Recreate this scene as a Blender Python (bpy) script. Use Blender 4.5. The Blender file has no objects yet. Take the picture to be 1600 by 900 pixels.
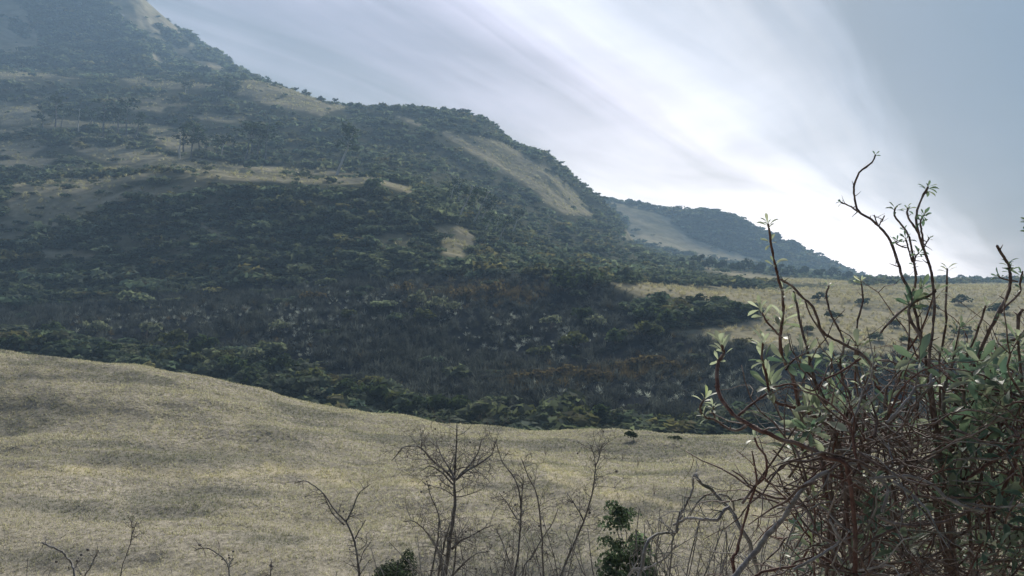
import bpy, math, random
import numpy as np
from mathutils import Vector, Matrix

random.seed(7)
RNG = np.random.default_rng(11)
scene = bpy.context.scene
COL = scene.collection

# ------------------------------------------------------------------ camera
F = 1333.0            # focal length in photograph pixels (1600 wide)
ZC = 1.7              # eye height above the bank
cam_d = bpy.data.cameras.new('camera')
cam = bpy.data.objects.new('camera', cam_d)
COL.objects.link(cam)
cam.location = (0, 0, ZC)
cam.rotation_euler = (math.radians(90), 0, 0)
cam_d.sensor_width = 36.0
cam_d.lens = 36.0 * F / 1600.0
cam_d.clip_start = 0.05
cam_d.clip_end = 6000
scene.camera = cam

# ------------------------------------------------------------------ sky and sun
SUN_EL, SUN_AZ = math.radians(27), math.radians(15)      # azimuth to the right of +Y
sun_dir = Vector((math.sin(SUN_AZ) * math.cos(SUN_EL), math.cos(SUN_AZ) * math.cos(SUN_EL), math.sin(SUN_EL)))

world = bpy.data.worlds.new('World')
scene.world = world
world.use_nodes = True
WT = world.node_tree
for n in list(WT.nodes):
    WT.nodes.remove(n)

class NB:
    """small helper to write node graphs"""
    def __init__(s, tree):
        s.t = tree
    def n(s, kind, **kw):
        nd = s.t.nodes.new(kind)
        for k, v in kw.items():
            setattr(nd, k, v)
        return nd
    def put(s, sock, v):
        if isinstance(v, bpy.types.NodeSocket):
            s.t.links.new(v, sock)
        elif v is not None:
            if sock.type == 'RGBA' and len(v) == 3:
                v = (*v, 1)
            sock.default_value = v
    def m(s, op, a, b=None, c=None, clamp=False):
        nd = s.n('ShaderNodeMath', operation=op)
        nd.use_clamp = clamp
        for i, v in enumerate((a, b, c)):
            if v is not None:
                s.put(nd.inputs[i], v)
        return nd.outputs[0]
    def mix(s, f, a, b, blend='MIX'):
        nd = s.n('ShaderNodeMix', data_type='RGBA', blend_type=blend)
        s.put(nd.inputs[0], f); s.put(nd.inputs[6], a); s.put(nd.inputs[7], b)
        return nd.outputs[2]
    def noise(s, vec, scale, detail=4, rough=.55, dist=0.0):
        nd = s.n('ShaderNodeTexNoise')
        if vec is not None: s.put(nd.inputs['Vector'], vec)
        nd.inputs['Scale'].default_value = scale
        nd.inputs['Detail'].default_value = detail
        nd.inputs['Roughness'].default_value = rough
        nd.inputs['Distortion'].default_value = dist
        return nd.outputs[0]
    def rng(s, v, a, b, c, d):
        nd = s.n('ShaderNodeMapRange')
        s.put(nd.inputs[0], v)
        for i, x in enumerate((a, b, c, d)): nd.inputs[i + 1].default_value = x
        return nd.outputs[0]
    def ramp(s, v, stops):
        nd = s.n('ShaderNodeValToRGB')
        cr = nd.color_ramp
        while len(cr.elements) < len(stops): cr.elements.new(0.5)
        for e, (p, c) in zip(cr.elements, stops):
            e.position = p; e.color = (*c, 1)
        s.put(nd.inputs[0], v)
        return nd.outputs[0]
    def xyz(s, x, y, z):
        nd = s.n('ShaderNodeCombineXYZ')
        for i, v in enumerate((x, y, z)): s.put(nd.inputs[i], v)
        return nd.outputs[0]

def build_sky():
    b = NB(WT)
    sky = b.n('ShaderNodeTexSky', sky_type='NISHITA')
    sky.sun_disc = False
    sky.sun_elevation = SUN_EL
    sky.sun_rotation = SUN_AZ
    sky.air_density = 1.2; sky.dust_density = 1.5
    d = b.n('ShaderNodeTexCoord').outputs['Generated']
    sp = b.n('ShaderNodeSeparateXYZ'); b.put(sp.inputs[0], d)
    x, y, z = sp.outputs
    zz = b.m('ADD', b.m('MAXIMUM', z, 0.0), 0.14)
    px = b.m('DIVIDE', x, zz); py = b.m('DIVIDE', y, zz)
    a = math.radians(38)       # the cloud bands run towards this bearing
    along = b.m('ADD', b.m('MULTIPLY', px, math.sin(a)), b.m('MULTIPLY', py, math.cos(a)))
    across = b.m('SUBTRACT', b.m('MULTIPLY', px, math.cos(a)), b.m('MULTIPLY', py, math.sin(a)))
    warp = b.noise(b.xyz(b.m('MULTIPLY', across, .5), b.m('MULTIPLY', along, .22), 3.1), 1.0, 3, .5)
    acw = b.m('ADD', across, b.m('MULTIPLY', b.m('SUBTRACT', warp, .5), .9))
    streak = b.noise(b.xyz(b.m('MULTIPLY', acw, 2.2), b.m('MULTIPLY', along, .20), 1.7), 1.5, 7, .6, .5)
    puff = b.noise(b.xyz(b.m('MULTIPLY', acw, .9), b.m('MULTIPLY', along, .5), 8.3), 1.6, 6, .6, .4)
    # thick bank to the right of the bands, thinner veil to the left
    t = b.rng(b.m('ADD', acw, b.m('MULTIPLY', b.m('SUBTRACT', streak, .5), 1.0)), -2.8, 0.8, 0, 1)
    veil = b.ramp(t, [(0.0, (.25, .265, .285)), (0.20, (.10, .108, .115)), (0.32, (.155, .148, .178)), (0.42, (.275, .258, .31)),
                      (0.485, (.285, .29, .315)), (0.54, (.12, .13, .16)), (0.59, (.008, .010, .018)), (1.0, (.010, .012, .022))])
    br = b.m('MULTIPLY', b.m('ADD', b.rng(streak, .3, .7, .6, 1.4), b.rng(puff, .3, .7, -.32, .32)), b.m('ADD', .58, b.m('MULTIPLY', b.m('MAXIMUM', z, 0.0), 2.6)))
    # light scattered round the hidden sun
    gd = Vector((math.sin(math.radians(11)), math.cos(math.radians(11)), math.tan(math.radians(4.0)))).normalized()
    dot = b.n('ShaderNodeVectorMath', operation='DOT_PRODUCT')
    b.put(dot.inputs[0], d); dot.inputs[1].default_value = gd
    cs = b.m('MAXIMUM', dot.outputs['Value'], 0.0)
    g1 = b.m('POWER', cs, 38.0); g2 = b.m('POWER', cs, 6.0)
    low = b.m('POWER', b.m('SUBTRACT', 1.0, b.m('MAXIMUM', z, 0.0)), 9.0)
    thin = b.m('MULTIPLY', b.rng(t, .45, .75, 1.0, .3), b.rng(puff, .35, .65, .75, 1.2))
    glow = b.m('MULTIPLY', b.m('ADD', b.m('MULTIPLY', b.m('MULTIPLY', g1, low), 1.05), b.m('MULTIPLY', b.m('MULTIPLY', b.m('POWER', cs, 13.0), low), .62)), thin)
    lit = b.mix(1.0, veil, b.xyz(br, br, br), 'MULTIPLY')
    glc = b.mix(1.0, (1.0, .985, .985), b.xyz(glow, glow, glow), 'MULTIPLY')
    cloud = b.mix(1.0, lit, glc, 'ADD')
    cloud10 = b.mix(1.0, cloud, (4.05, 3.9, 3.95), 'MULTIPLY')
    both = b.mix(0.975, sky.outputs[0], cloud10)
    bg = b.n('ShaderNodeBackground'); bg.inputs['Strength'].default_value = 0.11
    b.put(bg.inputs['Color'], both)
    out = b.n('ShaderNodeOutputWorld')
    WT.links.new(bg.outputs[0], out.inputs['Surface'])
build_sky()

sun_d = bpy.data.lights.new('sun', 'SUN')
sun_d.energy = 2.2
sun_d.angle = math.radians(18)
sun_d.color = (1.0, .94, .85)
sun = bpy.data.objects.new('sun', sun_d)
COL.objects.link(sun)
sun.rotation_euler = (-sun_dir).to_track_quat('-Z', 'Y').to_euler()

scene.view_settings.view_transform = 'Standard'
scene.view_settings.look = 'None'
scene.view_settings.exposure = 2.2
scene.view_settings.gamma = 1.0
scene.view_settings.use_curve_mapping = False
scene.render.engine = 'CYCLES'
cy = scene.cycles
cy.use_denoising = True
try: cy.denoiser = 'OPENIMAGEDENOISE'
except Exception: pass
cy.max_bounces = 6; cy.diffuse_bounces = 2; cy.glossy_bounces = 2
cy.transmission_bounces = 3; cy.transparent_max_bounces = 6; cy.volume_bounces = 1
cy.sample_clamp_indirect = 4.0
cy.use_fast_gi = False

# ------------------------------------------------------------------ helpers
def tag(o, label=None, cat=None, group=None, kind=None):
    if label: o['label'] = label
    if cat: o['category'] = cat
    if group: o['group'] = group
    if kind: o['kind'] = kind
    return o

def np_mesh(name, V, Fq, col=None, smooth=False, attrs=None):
    """mesh from numpy arrays; Fq is (n,3) or (n,4)"""
    V = np.asarray(V, np.float32); Fq = np.asarray(Fq, np.int32)
    me = bpy.data.meshes.new(name)
    me.vertices.add(len(V)); me.vertices.foreach_set('co', V.ravel())
    nf, k = Fq.shape
    me.loops.add(nf * k); me.loops.foreach_set('vertex_index', Fq.ravel())
    me.polygons.add(nf)
    me.polygons.foreach_set('loop_start', np.arange(0, nf * k, k, dtype=np.int32))
    me.polygons.foreach_set('loop_total', np.full(nf, k, np.int32))
    if smooth:
        me.polygons.foreach_set('use_smooth', np.ones(nf, bool))
    if col is not None:
        at = me.color_attributes.new('col', 'FLOAT_COLOR', 'POINT')
        c = np.ones((len(V), 4), np.float32); c[:, :3] = col
        at.data.foreach_set('color', c.ravel())
    me.update(calc_edges=True)
    return me

def add_obj(name, me, mat=None, parent=None, loc=(0, 0, 0)):
    if mat is not None and not me.materials:
        me.materials.append(mat)
    o = bpy.data.objects.new(name, me)
    COL.objects.link(o)
    o.location = loc
    if parent is not None: o.parent = parent
    return o

def empty(name, loc):
    o = bpy.data.objects.new(name, None)
    COL.objects.link(o); o.location = loc; o.empty_display_size = .2
    return o

def at(px, row, Y):
    """world point seen at photograph position (px,row) and depth Y"""
    return Vector(((px - 800) / F * Y, Y, ZC + (450 - row) / F * Y))

def hash2(ix, iy, seed):
    h = (ix.astype(np.int64) * 374761393 + iy.astype(np.int64) * 668265263 + seed * 974634777) & 0x7fffffff
    h = ((h ^ (h >> 13)) * 1274126177) & 0x7fffffff
    return ((h ^ (h >> 16)) & 0xffff) / 65535.0

def vnoise(x, y, seed=0):
    ix = np.floor(x); iy = np.floor(y); fx = x - ix; fy = y - iy
    fx = fx * fx * (3 - 2 * fx); fy = fy * fy * (3 - 2 * fy)
    a = hash2(ix, iy, seed); b = hash2(ix + 1, iy, seed)
    c = hash2(ix, iy + 1, seed); d = hash2(ix + 1, iy + 1, seed)
    return (a * (1 - fx) + b * fx) * (1 - fy) + (c * (1 - fx) + d * fx) * fy

def fbm(x, y, seed=0, octv=4, rough=.5):
    s = 0; amp = 1; tot = 0
    for i in range(octv):
        s = s + amp * (vnoise(x * 2 ** i + 17.3 * i, y * 2 ** i - 9.1 * i, seed + i) - .5)
        tot += amp; amp *= rough
    return s / tot * 2       # about -1..1

def pchip_slopes(x, y):
    """x (K,n), y (K,n) -> monotone slopes (K,n)"""
    h = np.diff(x, axis=0); dl = np.diff(y, axis=0) / h
    m = np.zeros_like(y)
    w1 = 2 * h[1:] + h[:-1]; w2 = h[1:] + 2 * h[:-1]
    same = dl[:-1] * dl[1:] > 0
    with np.errstate(divide='ignore', invalid='ignore'):
        hm = (w1 + w2) / (w1 / dl[:-1] + w2 / dl[1:])
    m[1:-1] = np.where(same, hm, 0)
    m[0] = dl[0]; m[-1] = dl[-1]
    return m

def pchip1(xs, ys, q):
    xs = np.asarray(xs, float); ys = np.asarray(ys, float)
    if len(xs) == 1: return np.full_like(q, ys[0], dtype=float)
    q = np.clip(q, xs[0], xs[-1])
    m = pchip_slopes(xs[:, None], ys[:, None])[:, 0]
    i = np.clip(np.searchsorted(xs, q) - 1, 0, len(xs) - 2)
    h = xs[i + 1] - xs[i]; t = (q - xs[i]) / h
    return ((1 + 2 * t) * (1 - t) ** 2 * ys[i] + t * (1 - t) ** 2 * h * m[i]
            + t * t * (3 - 2 * t) * ys[i + 1] + t * t * (t - 1) * h * m[i + 1])

class Terrain:
    """surveyed terrain: lines of equal feature (foot, crest, terrace edge ...) crossing the view from left to right,
    each with its distance and height, joined by smooth slopes"""
    def __init__(s, lines, u, sub, rough):
        s.u = u
        K = len(lines)
        Yk = np.array([pchip1(*l[0], u) for l in lines]); Rk = np.array([pchip1(*l[1], u) for l in lines])
        Zk = ZC + (450 - Rk) / F * Yk
        tk = np.zeros(K)
        mz = pchip_slopes(Yk, Zk)
        Ys = []; Zs = []
        for k in range(K - 1):
            n = sub[k]
            for j in range(n + (k == K - 2)):
                t = j / n
                h = Yk[k + 1] - Yk[k]
                Ys.append(Yk[k] + h * t)
                Zs.append((1 + 2 * t) * (1 - t) ** 2 * Zk[k] + t * (1 - t) ** 2 * h * mz[k]
                          + t * t * (3 - 2 * t) * Zk[k + 1] + t * t * (t - 1) * h * mz[k + 1])
        s.Y = np.array(Ys); s.Z = np.array(Zs)
        s.U = np.broadcast_to(u, s.Y.shape)
        s.X = (s.U - 800) / F * s.Y
        s.Z = s.Z + rough(s.X, s.Y)
        s.R = 450 - (s.Z - ZC) / s.Y * F
        s.top = np.minimum.accumulate(s.R, axis=0)     # highest row reached so far in each column
        s.hid = s.R - s.top                             # how far below that line the ground lies (0: in view)
    def mesh(s, name):
        n, m = s.X.shape
        V = np.stack([s.X, s.Y, s.Z], -1).reshape(-1, 3)
        i = np.arange(n - 1)[:, None] * m + np.arange(m - 1)[None]
        Fq = np.stack([i, i + 1, i + m + 1, i + m], -1).reshape(-1, 4)
        return np_mesh(name, V, Fq, smooth=True)
    def scatter(s, n, weight, rng, margin=14):
        """n points with probability = area * weight(px,row,X,Y)"""
        c = lambda A: .25 * (A[:-1, :-1] + A[1:, :-1] + A[:-1, 1:] + A[1:, 1:])
        P = np.stack([s.X, s.Y, s.Z], -1)
        area = np.linalg.norm(np.cross(P[1:, :-1] - P[:-1, :-1], P[:-1, 1:] - P[:-1, :-1]), axis=-1)
        w = area * weight(c(s.U), c(s.R), c(s.X), c(s.Y)) * (c(s.hid) < margin)
        cw = np.cumsum(w.ravel())
        k = np.searchsorted(cw, rng.random(n) * cw[-1])
        k = np.clip(k, 0, w.size - 1)
        i, j = np.divmod(k, w.shape[1])
        a = rng.random(n)[:, None]; b = rng.random(n)[:, None]
        p = (P[i, j] * (1 - a) + P[i + 1, j] * a) * (1 - b) + (P[i, j + 1] * (1 - a) + P[i + 1, j + 1] * a) * b
        return p, s.U[i, j], s.R[i, j]
    def ground(s, px, row):
        """the point of the ground in view at that bearing and height"""
        j = int(np.clip(np.searchsorted(s.u, px), 1, len(s.u) - 1))
        r = s.top[:, j]
        i = int(np.argmax(r <= row)) if (r <= row).any() else int(np.argmin(s.R[:, j]))
        Y = s.Y[i, j]
        return Vector(((px - 800) / F * Y, Y, s.Z[i, j]))

def poly_sd(px, py, pts):
    """signed distance to polygon (positive inside), arrays"""
    pts = np.asarray(pts, float)
    d = np.full(px.shape, 1e18); sgn = np.zeros(px.shape, bool)
    for (x0, y0), (x1, y1) in zip(pts, np.roll(pts, -1, axis=0)):
        ex, ey = x1 - x0, y1 - y0
        t = np.clip(((px - x0) * ex + (py - y0) * ey) / (ex * ex + ey * ey + 1e-9), 0, 1)
        d = np.minimum(d, (px - x0 - t * ex) ** 2 + (py - y0 - t * ey) ** 2)
        c = ((y0 > py) != (y1 > py)) & (px < (x1 - x0) * (py - y0) / (y1 - y0 + 1e-12) + x0)
        sgn ^= c
    return np.where(sgn, 1, -1) * np.sqrt(d)

def line_d(px, py, pts):
    d = np.full(px.shape, 1e18)
    for (x0, y0), (x1, y1) in zip(pts[:-1], pts[1:]):
        ex, ey = x1 - x0, y1 - y0
        t = np.clip(((px - x0) * ex + (py - y0) * ey) / (ex * ex + ey * ey + 1e-9), 0, 1)
        d = np.minimum(d, (px - x0 - t * ex) ** 2 + (py - y0 - t * ey) ** 2)
    return np.sqrt(d)

def sm(v, a, b):
    t = np.clip((v - a) / (b - a), 0, 1)
    return t * t * (3 - 2 * t)

# ------------------------------------------------------------------ where each ground cover grows (survey of the hillside)
GRASS_POLYS = [
    [(690, 206), (720, 208), (790, 224), (850, 258), (900, 300), (930, 338), (885, 333), (845, 306), (800, 276), (750, 250)],
    [(672, 352), (700, 352), (735, 356), (746, 378), (722, 402), (690, 398), (690, 375)],
    [(948, 312), (1000, 324), (1040, 338), (1078, 372), (1140, 392), (1215, 412), (1130, 408), (1030, 386), (968, 372), (985, 350)],
    [(945, 441), (1080, 448), (1200, 452), (1340, 446), (1620, 442), (1620, 566), (1400, 562), (1230, 546), (1120, 528), (1035, 516), (1110, 512), (1190, 498), (1180, 476), (1060, 468), (985, 458)],
    [(1095, 424), (1200, 440), (1340, 448), (1340, 440), (1200, 430), (1105, 418)],
    [(1830, 440), (1620, 440), (1620, 566), (2300, 566), (2300, 440)],
    [(368, 124), (400, 124), (455, 140), (540, 168), (500, 182), (430, 166), (372, 150)],
    [(-80, 106), (0, 110), (70, 113), (135, 124), (60, 124), (-80, 122)],
    [(180, 119), (280, 126), (345, 136), (270, 140), (200, 131)],
    [(0, 218), (70, 232), (40, 250), (0, 246)],
    [(100, 228), (190, 228), (300, 250), (420, 262), (560, 270), (440, 276), (280, 264), (170, 256)],
    [(232, 198), (290, 205), (300, 232), (262, 232), (235, 215)],
    [(10, 300), (120, 285), (190, 300), (90, 335), (20, 352)],
    [(-10, 158), (60, 166), (80, 186), (0, 196)],
    [(200, 165), (262, 166), (255, 176), (205, 176)],
    [(300, 178), (390, 180), (380, 190), (310, 188)],
    [(855, 424), (888, 424), (888, 432), (857, 432)],
    [(60, 392), (150, 392), (150, 402), (60, 404)],
    [(262, 374), (300, 384), (290, 390), (260, 382)],
    [(315, 345), (352, 366), (345, 374), (318, 358)],
]
GRASS_LINES = [([(120, 287), (280, 271), (400, 279), (500, 284), (580, 281), (640, 298)], 5),
               ([(622, 182), (656, 194)], 3.0), ([(695, 206), (738, 218)], 3.0)]
BURN_POLY = [(-300, 484), (0, 478), (200, 468), (420, 446), (560, 432), (850, 431), (950, 446), (1000, 468), (1003, 505), (1050, 522), (1200, 547),
             (1450, 566), (1620, 572), (2300, 575), (2300, 662), (1000, 660), (700, 640), (450, 566), (200, 536), (0, 520), (-300, 520)]
SCRUB_PATCH = [(990, 470), (1060, 466), (1130, 474), (1186, 482), (1180, 498), (1120, 508), (1040, 514), (1000, 508)]
MOUNTAIN_GRASS = [
    [(165, -10), (215, -20), (240, 8), (300, 66), (345, 102), (385, 128), (330, 118), (285, 96), (262, 74), (230, 56), (190, 30)],
    [(-40, -20), (10, -10), (42, 20), (62, 60), (48, 88), (0, 84), (-40, 80)],
    [(238, 80), (258, 88), (266, 106), (240, 100)],
    [(176, 74), (190, 84), (186, 94), (172, 82)],
    [(205, 58), (222, 70), (215, 78)],
]
MOUNTAIN_SCRUB = [[(247, 40), (262, 44), (296, 74), (280, 76), (250, 56)], [(295, 78), (342, 92), (346, 98), (310, 95)],
                  [(20, 30), (48, 50), (40, 62), (12, 44)]]

_cache = {}
def cover(px, row, X, Y):
    """grass (0..1) and burn (0..1) share of the ground"""
    key = (px.shape, float(px.flat[7]), float(row.sum()), float(Y.flat[7]))
    if key not in _cache: _cache[key] = cover_(px, row, X, Y)
    return _cache[key]
def open_ground(px, row, X, Y):
    """clearings with the low margin in front of them where nothing tall grows"""
    g = cover(px, row, X, Y)[0]
    return np.maximum(g, np.maximum(.97 * cover(px, row - 4, X, Y)[0], .95 * cover(px, row - 8, X, Y)[0]) * (Y < 600))
def cover_(px, row, X, Y):
    wx = px + 9 * fbm(X / (Y * .02 + 1), Y / 9., 5, 3) ; wy = row + 5 * fbm(X / (Y * .02 + 1), Y / 9. + 40, 6, 3)
    g = np.zeros(px.shape)
    for p in GRASS_POLYS:
        g = np.maximum(g, sm(poly_sd(wx, wy, p), -2.5, 3.5))
    for p, w in GRASS_LINES:
        g = np.maximum(g, sm(w - line_d(px + 2 * (wx - px) / 9, row + 1.2 * (wy - row) / 5, p), -1.5, 1.5))
    # scattered clearings in the upper left
    up = sm(row, 130, 170) * (1 - sm(row, 330, 420)) * (1 - sm(px, 150, 430))
    g = np.maximum(g, up * sm(fbm(X / 26, Y / 17, 31, 4), .02, .25) * .95)
    lo = sm(row, 290, 330) * (1 - sm(row, 420, 440)) * (1 - sm(px, 640, 760))
    g = np.maximum(g, lo * sm(fbm(X / 14, Y / 9, 77, 3), .26, .5) * .6)
    b = sm(poly_sd(wx, wy, BURN_POLY), -8, 8)
    s = sm(poly_sd(wx, wy, SCRUB_PATCH), -3, 4)
    return g * (1 - s) * (1 - .9 * b), b * (1 - s)

# ------------------------------------------------------------------ materials
def new_mat(name):
    m = bpy.data.materials.new(name); m.use_nodes = True
    nt = m.node_tree
    for n in list(nt.nodes): nt.nodes.remove(n)
    b = NB(nt)
    out = b.n('ShaderNodeOutputMaterial')
    p = b.n('ShaderNodeBsdfPrincipled')
    nt.links.new(p.outputs[0], out.inputs['Surface'])
    p.inputs['Roughness'].default_value = .85
    p.inputs['Specular IOR Level'].default_value = 0.0
    return m, b, p, out

def attr(b, name='col'):
    a = b.n('ShaderNodeAttribute'); a.attribute_name = name
    return a.outputs['Color']

def ground_mat(name, scale=1.0, bump=.6):
    """grass / scrub floor / burnt soil, read from the cover map of the mesh, each with its own grain"""
    m, b, p, out = new_mat(name)
    co = b.n('ShaderNodeTexCoord').outputs['Object']
    sp = b.n('ShaderNodeSeparateColor'); b.put(sp.inputs[0], attr(b))
    n1 = b.noise(co, .35 * scale, 6, .62); n2 = b.noise(co, 1.7 * scale, 4, .6); n3 = b.noise(co, .06 * scale, 4, .55)
    grass = b.mix(b.rng(n1, .35, .68, 0, 1), (.25, .225, .155), (.40, .36, .25))
    grass = b.mix(b.rng(n3, .4, .65, 0, .55), grass, (.15, .15, .085))
    scrub = b.mix(b.rng(n2, .35, .65, 0, 1), (.05, .062, .042), (.115, .112, .072))
    burn = b.mix(b.rng(n1, .4, .66, 0, 1), (.012, .014, .018), (.026, .028, .031))
    burn = b.mix(b.m('MULTIPLY', b.rng(n2, .58, .64, 0, .5), b.rng(n3, .5, .6, 0, 1)), burn, (.06, .07, .09))
    c = b.mix(sp.outputs[0], scrub, grass); c = b.mix(sp.outputs[1], c, burn)
    b.put(p.inputs['Base Color'], c)
    bp = b.n('ShaderNodeBump'); bp.inputs['Strength'].default_value = bump; bp.inputs['Distance'].default_value = .5 / scale
    b.put(bp.inputs['Height'], n1)
    b.t.links.new(bp.outputs[0], p.inputs['Normal'])
    return m

def pasture_mat():
    m, b, p, out = new_mat('pasture_soil')
    co = b.n('ShaderNodeTexCoord').outputs['Object']
    mp = b.n('ShaderNodeMapping'); b.put(mp.inputs[0], co); mp.inputs['Scale'].default_value = (1, .8, 1)
    n1 = b.noise(mp.outputs[0], 5.0, 6, .68); n2 = b.noise(co, .25, 5, .6); n3 = b.noise(mp.outputs[0], 22.0, 4, .65)
    sp = b.n('ShaderNodeSeparateColor'); b.put(sp.inputs[0], attr(b))
    c = b.mix(b.rng(n1, .36, .64, 0, 1), (.20, .185, .155), (.46, .42, .34))
    c = b.mix(b.m('MULTIPLY', b.rng(n2, .38, .62, 0, .5), 1.0), c, (.24, .225, .17))
    c = b.mix(b.m('MULTIPLY', sp.outputs[0], .7), c, (.14, .142, .122))  # greyer patches with the painted relief shade
    c = b.mix(b.m('MULTIPLY', sp.outputs[1], .75), c, (.50, .445, .31))
    c = b.mix(b.rng(n3, .34, .48, .45, 0), c, (.055, .05, .04))
    b.put(p.inputs['Base Color'], c)
    bp = b.n('ShaderNodeBump'); bp.inputs['Strength'].default_value = .8; bp.inputs['Distance'].default_value = .06
    b.put(bp.inputs['Height'], b.m('ADD', n1, b.m('MULTIPLY', n3, .5)))
    b.t.links.new(bp.outputs[0], p.inputs['Normal'])
    return m

def leafy_mat(name, rand=.25, trans=.35, rough=.6, spec=.3):
    """foliage: colour from the mesh, varied a little from plant to plant"""
    m, b, p, out = new_mat(name)
    oi = b.n('ShaderNodeObjectInfo').outputs['Random']
    v = b.rng(oi, 0, 1, 1 - rand, 1 + rand)
    c = b.mix(1.0, attr(b), b.xyz(v, v, v), 'MULTIPLY')
    b.put(p.inputs['Base Color'], c)
    p.inputs['Roughness'].default_value = rough
    p.inputs['Specular IOR Level'].default_value = spec
    if trans > 0:
        tr = b.n('ShaderNodeBsdfTranslucent')
        b.put(tr.inputs['Color'], b.mix(1.0, c, (1.05, 1.15, .85), 'MULTIPLY'))
        mx = b.n('ShaderNodeMixShader'); mx.inputs[0].default_value = trans
        b.t.links.new(p.outputs[0], mx.inputs[1]); b.t.links.new(tr.outputs[0], mx.inputs[2])
        b.t.links.new(mx.outputs[0], out.inputs['Surface'])
    return m

def bark_mat(name, c0, c1, c2, scale=40, rough=.8, spec=.18):
    m, b, p, out = new_mat(name)
    co = b.n('ShaderNodeTexCoord').outputs['Object']
    n1 = b.noise(co, scale, 5, .65); n2 = b.noise(co, scale * .25, 3, .6)
    c = b.mix(b.rng(n1, .38, .62, 0, 1), c0, c1)
    c = b.mix(b.rng(n2, .52, .66, 0, .85), c, c2)
    b.put(p.inputs['Base Color'], c)
    p.inputs['Roughness'].default_value = rough; p.inputs['Specular IOR Level'].default_value = spec
    bp = b.n('ShaderNodeBump'); bp.inputs['Strength'].default_value = .9; bp.inputs['Distance'].default_value = .25 / scale
    b.put(bp.inputs['Height'], n1); b.t.links.new(bp.outputs[0], p.inputs['Normal'])
    return m

M_GROUND = ground_mat('hillside_ground')
M_FAR = ground_mat('mountain_ground', .35, .8)
M_PAST = pasture_mat()
M_SHRUB = leafy_mat('shrub_leaves', .22, .42, .9, .01)
M_GRASS = leafy_mat('dry_grass_blades', 0, .3, .9, .02)
M_LEAF = leafy_mat('silvery_leaf', .3, .38, .55, .28)
M_BARK = bark_mat('brown_bark', (.085, .06, .05), (.20, .15, .128), (.32, .28, .255))
M_RED = bark_mat('reddish_bark', (.10, .055, .045), (.19, .11, .09), (.27, .225, .20))
M_GREY = bark_mat('grey_dead_bark', (.20, .19, .18), (.36, .35, .34), (.12, .13, .10))
M_LICHEN = bark_mat('lichen_bark', (.16, .155, .145), (.34, .335, .32), (.07, .09, .075), 25)
M_THORN = bark_mat('dark_thorn_bark', (.09, .083, .078), (.19, .18, .17), (.25, .255, .235), 30)
M_GUM = bark_mat('pale_gum_bark', (.40, .38, .35), (.56, .54, .51), (.32, .30, .27), 1.2)

# ------------------------------------------------------------------ terrain
U = np.concatenate([np.arange(-640, -40, 14.), np.arange(-40, 1640, 3.2), np.arange(1640, 2260, 14.)])
UW = np.concatenate([np.arange(-640, -40, 14.), np.arange(-40, 1640, 4.0), np.arange(1640, 2260, 14.)])

# pasture in front
crest_u = [-640, -200, 0, 120, 240, 300, 380, 460, 520, 600, 700, 850, 1000, 1150, 1300, 1600, 2200]
crest_r = [530, 548, 556, 565, 580, 591, 610, 628, 641, 653, 663, 675, 680, 685, 690, 700, 715]
P_LINES = [
    (([0], [11.]), ([0], [1290.])),
    (([0], [15.]), ([0], [1045.])),
    (([0], [20.]), ([-640, 800, 2200], [880., 888, 890])),
    (([0], [29.]), ([-640, 0, 600, 1000, 2200], [735., 750, 764, 760, 775])),
    (([0], [35.]), ([-640, 0, 200, 400, 600, 800, 1000, 2200], [690, 698., 700, 712, 724, 729, 731, 740])),
    (([-640, 0, 700, 2200], [54., 52, 50, 50]), (crest_u, crest_r)),
    (([-640, 0, 700, 2200], [64., 62, 60, 60]), (crest_u, [r + 14 for r in crest_r])),
    (([0], [79.]), ([-640, 2200], [716., 716])),
]
def p_rough(X, Y):
    w = sm(Y, 13, 18) * (1 - sm(Y, 60, 72))
    steps = fbm(X / 1.9 + .12 * Y, Y / 9., 91, 3) * .16
    lumps = fbm(X / 9, Y / 4.4, 92, 4) * .42 + fbm(X / 3.5 + Y * .1, Y / 12, 96, 2) * .22
    return w * (steps + lumps + fbm(X / .8, Y / .7, 95, 2) * .035)
TRACKS = [([(6, 562), (26, 610), (40, 650), (52, 700)], 3), ([(62, 572), (96, 612), (132, 652), (150, 700)], 2.5), ([(98, 580), (130, 622), (160, 668)], 2.2), ([(170, 585), (190, 640), (196, 690)], 2),
          ([(236, 640), (248, 655), (243, 672)], 3), ([(290, 600), (300, 650), (310, 690)], 2), ([(360, 620), (380, 660), (384, 700)], 2),
          ([(-60, 742), (60, 738), (180, 735), (260, 742), (350, 741), (430, 737), (520, 742), (620, 752), (760, 768)], 5), ([(420, 728), (480, 745), (560, 756)], 5),
          ([(760, 690), (860, 730), (960, 770), (1060, 790), (1180, 800)], 4), ([(860, 745), (930, 770), (1000, 783)], 4)]
def tracks(px, row):
    t = np.zeros(px.shape)
    wx = px + 14 * fbm(px / 30, row / 14, 201, 3); wy = row + 3 * fbm(px / 30, row / 14, 202, 3)
    for p, w in TRACKS:
        steep = p[0][1] < 640                      # faint trodden lines down the mound
        k = (.38, 3.6) if steep else (1.0, 2.2)
        t = np.maximum(t, k[0] * (1 - sm(line_d(wx, wy, p), w * .2, w * k[1])) * (.4 + .6 * sm(fbm(px / 40, row / 25, 207, 3), -.3, .3)))
    return t
PAST = Terrain(P_LINES, U, [8, 14, 46, 40, 64, 26, 10], p_rough)
me = PAST.mesh('pasture')
patch_shade = sm(fbm(PAST.X / 5.5, PAST.Y / 3.2, 41, 4), .05, .45)  # grey-green grass patches, darkened to carry relief shading in the colour
patch_shade = np.maximum(patch_shade * .8, np.exp(-(((PAST.U - 250) / 190) ** 2 + ((PAST.R - 716) / 13) ** 2)))  # plus a dark strip: shade of the terrace face put into the colour
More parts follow.
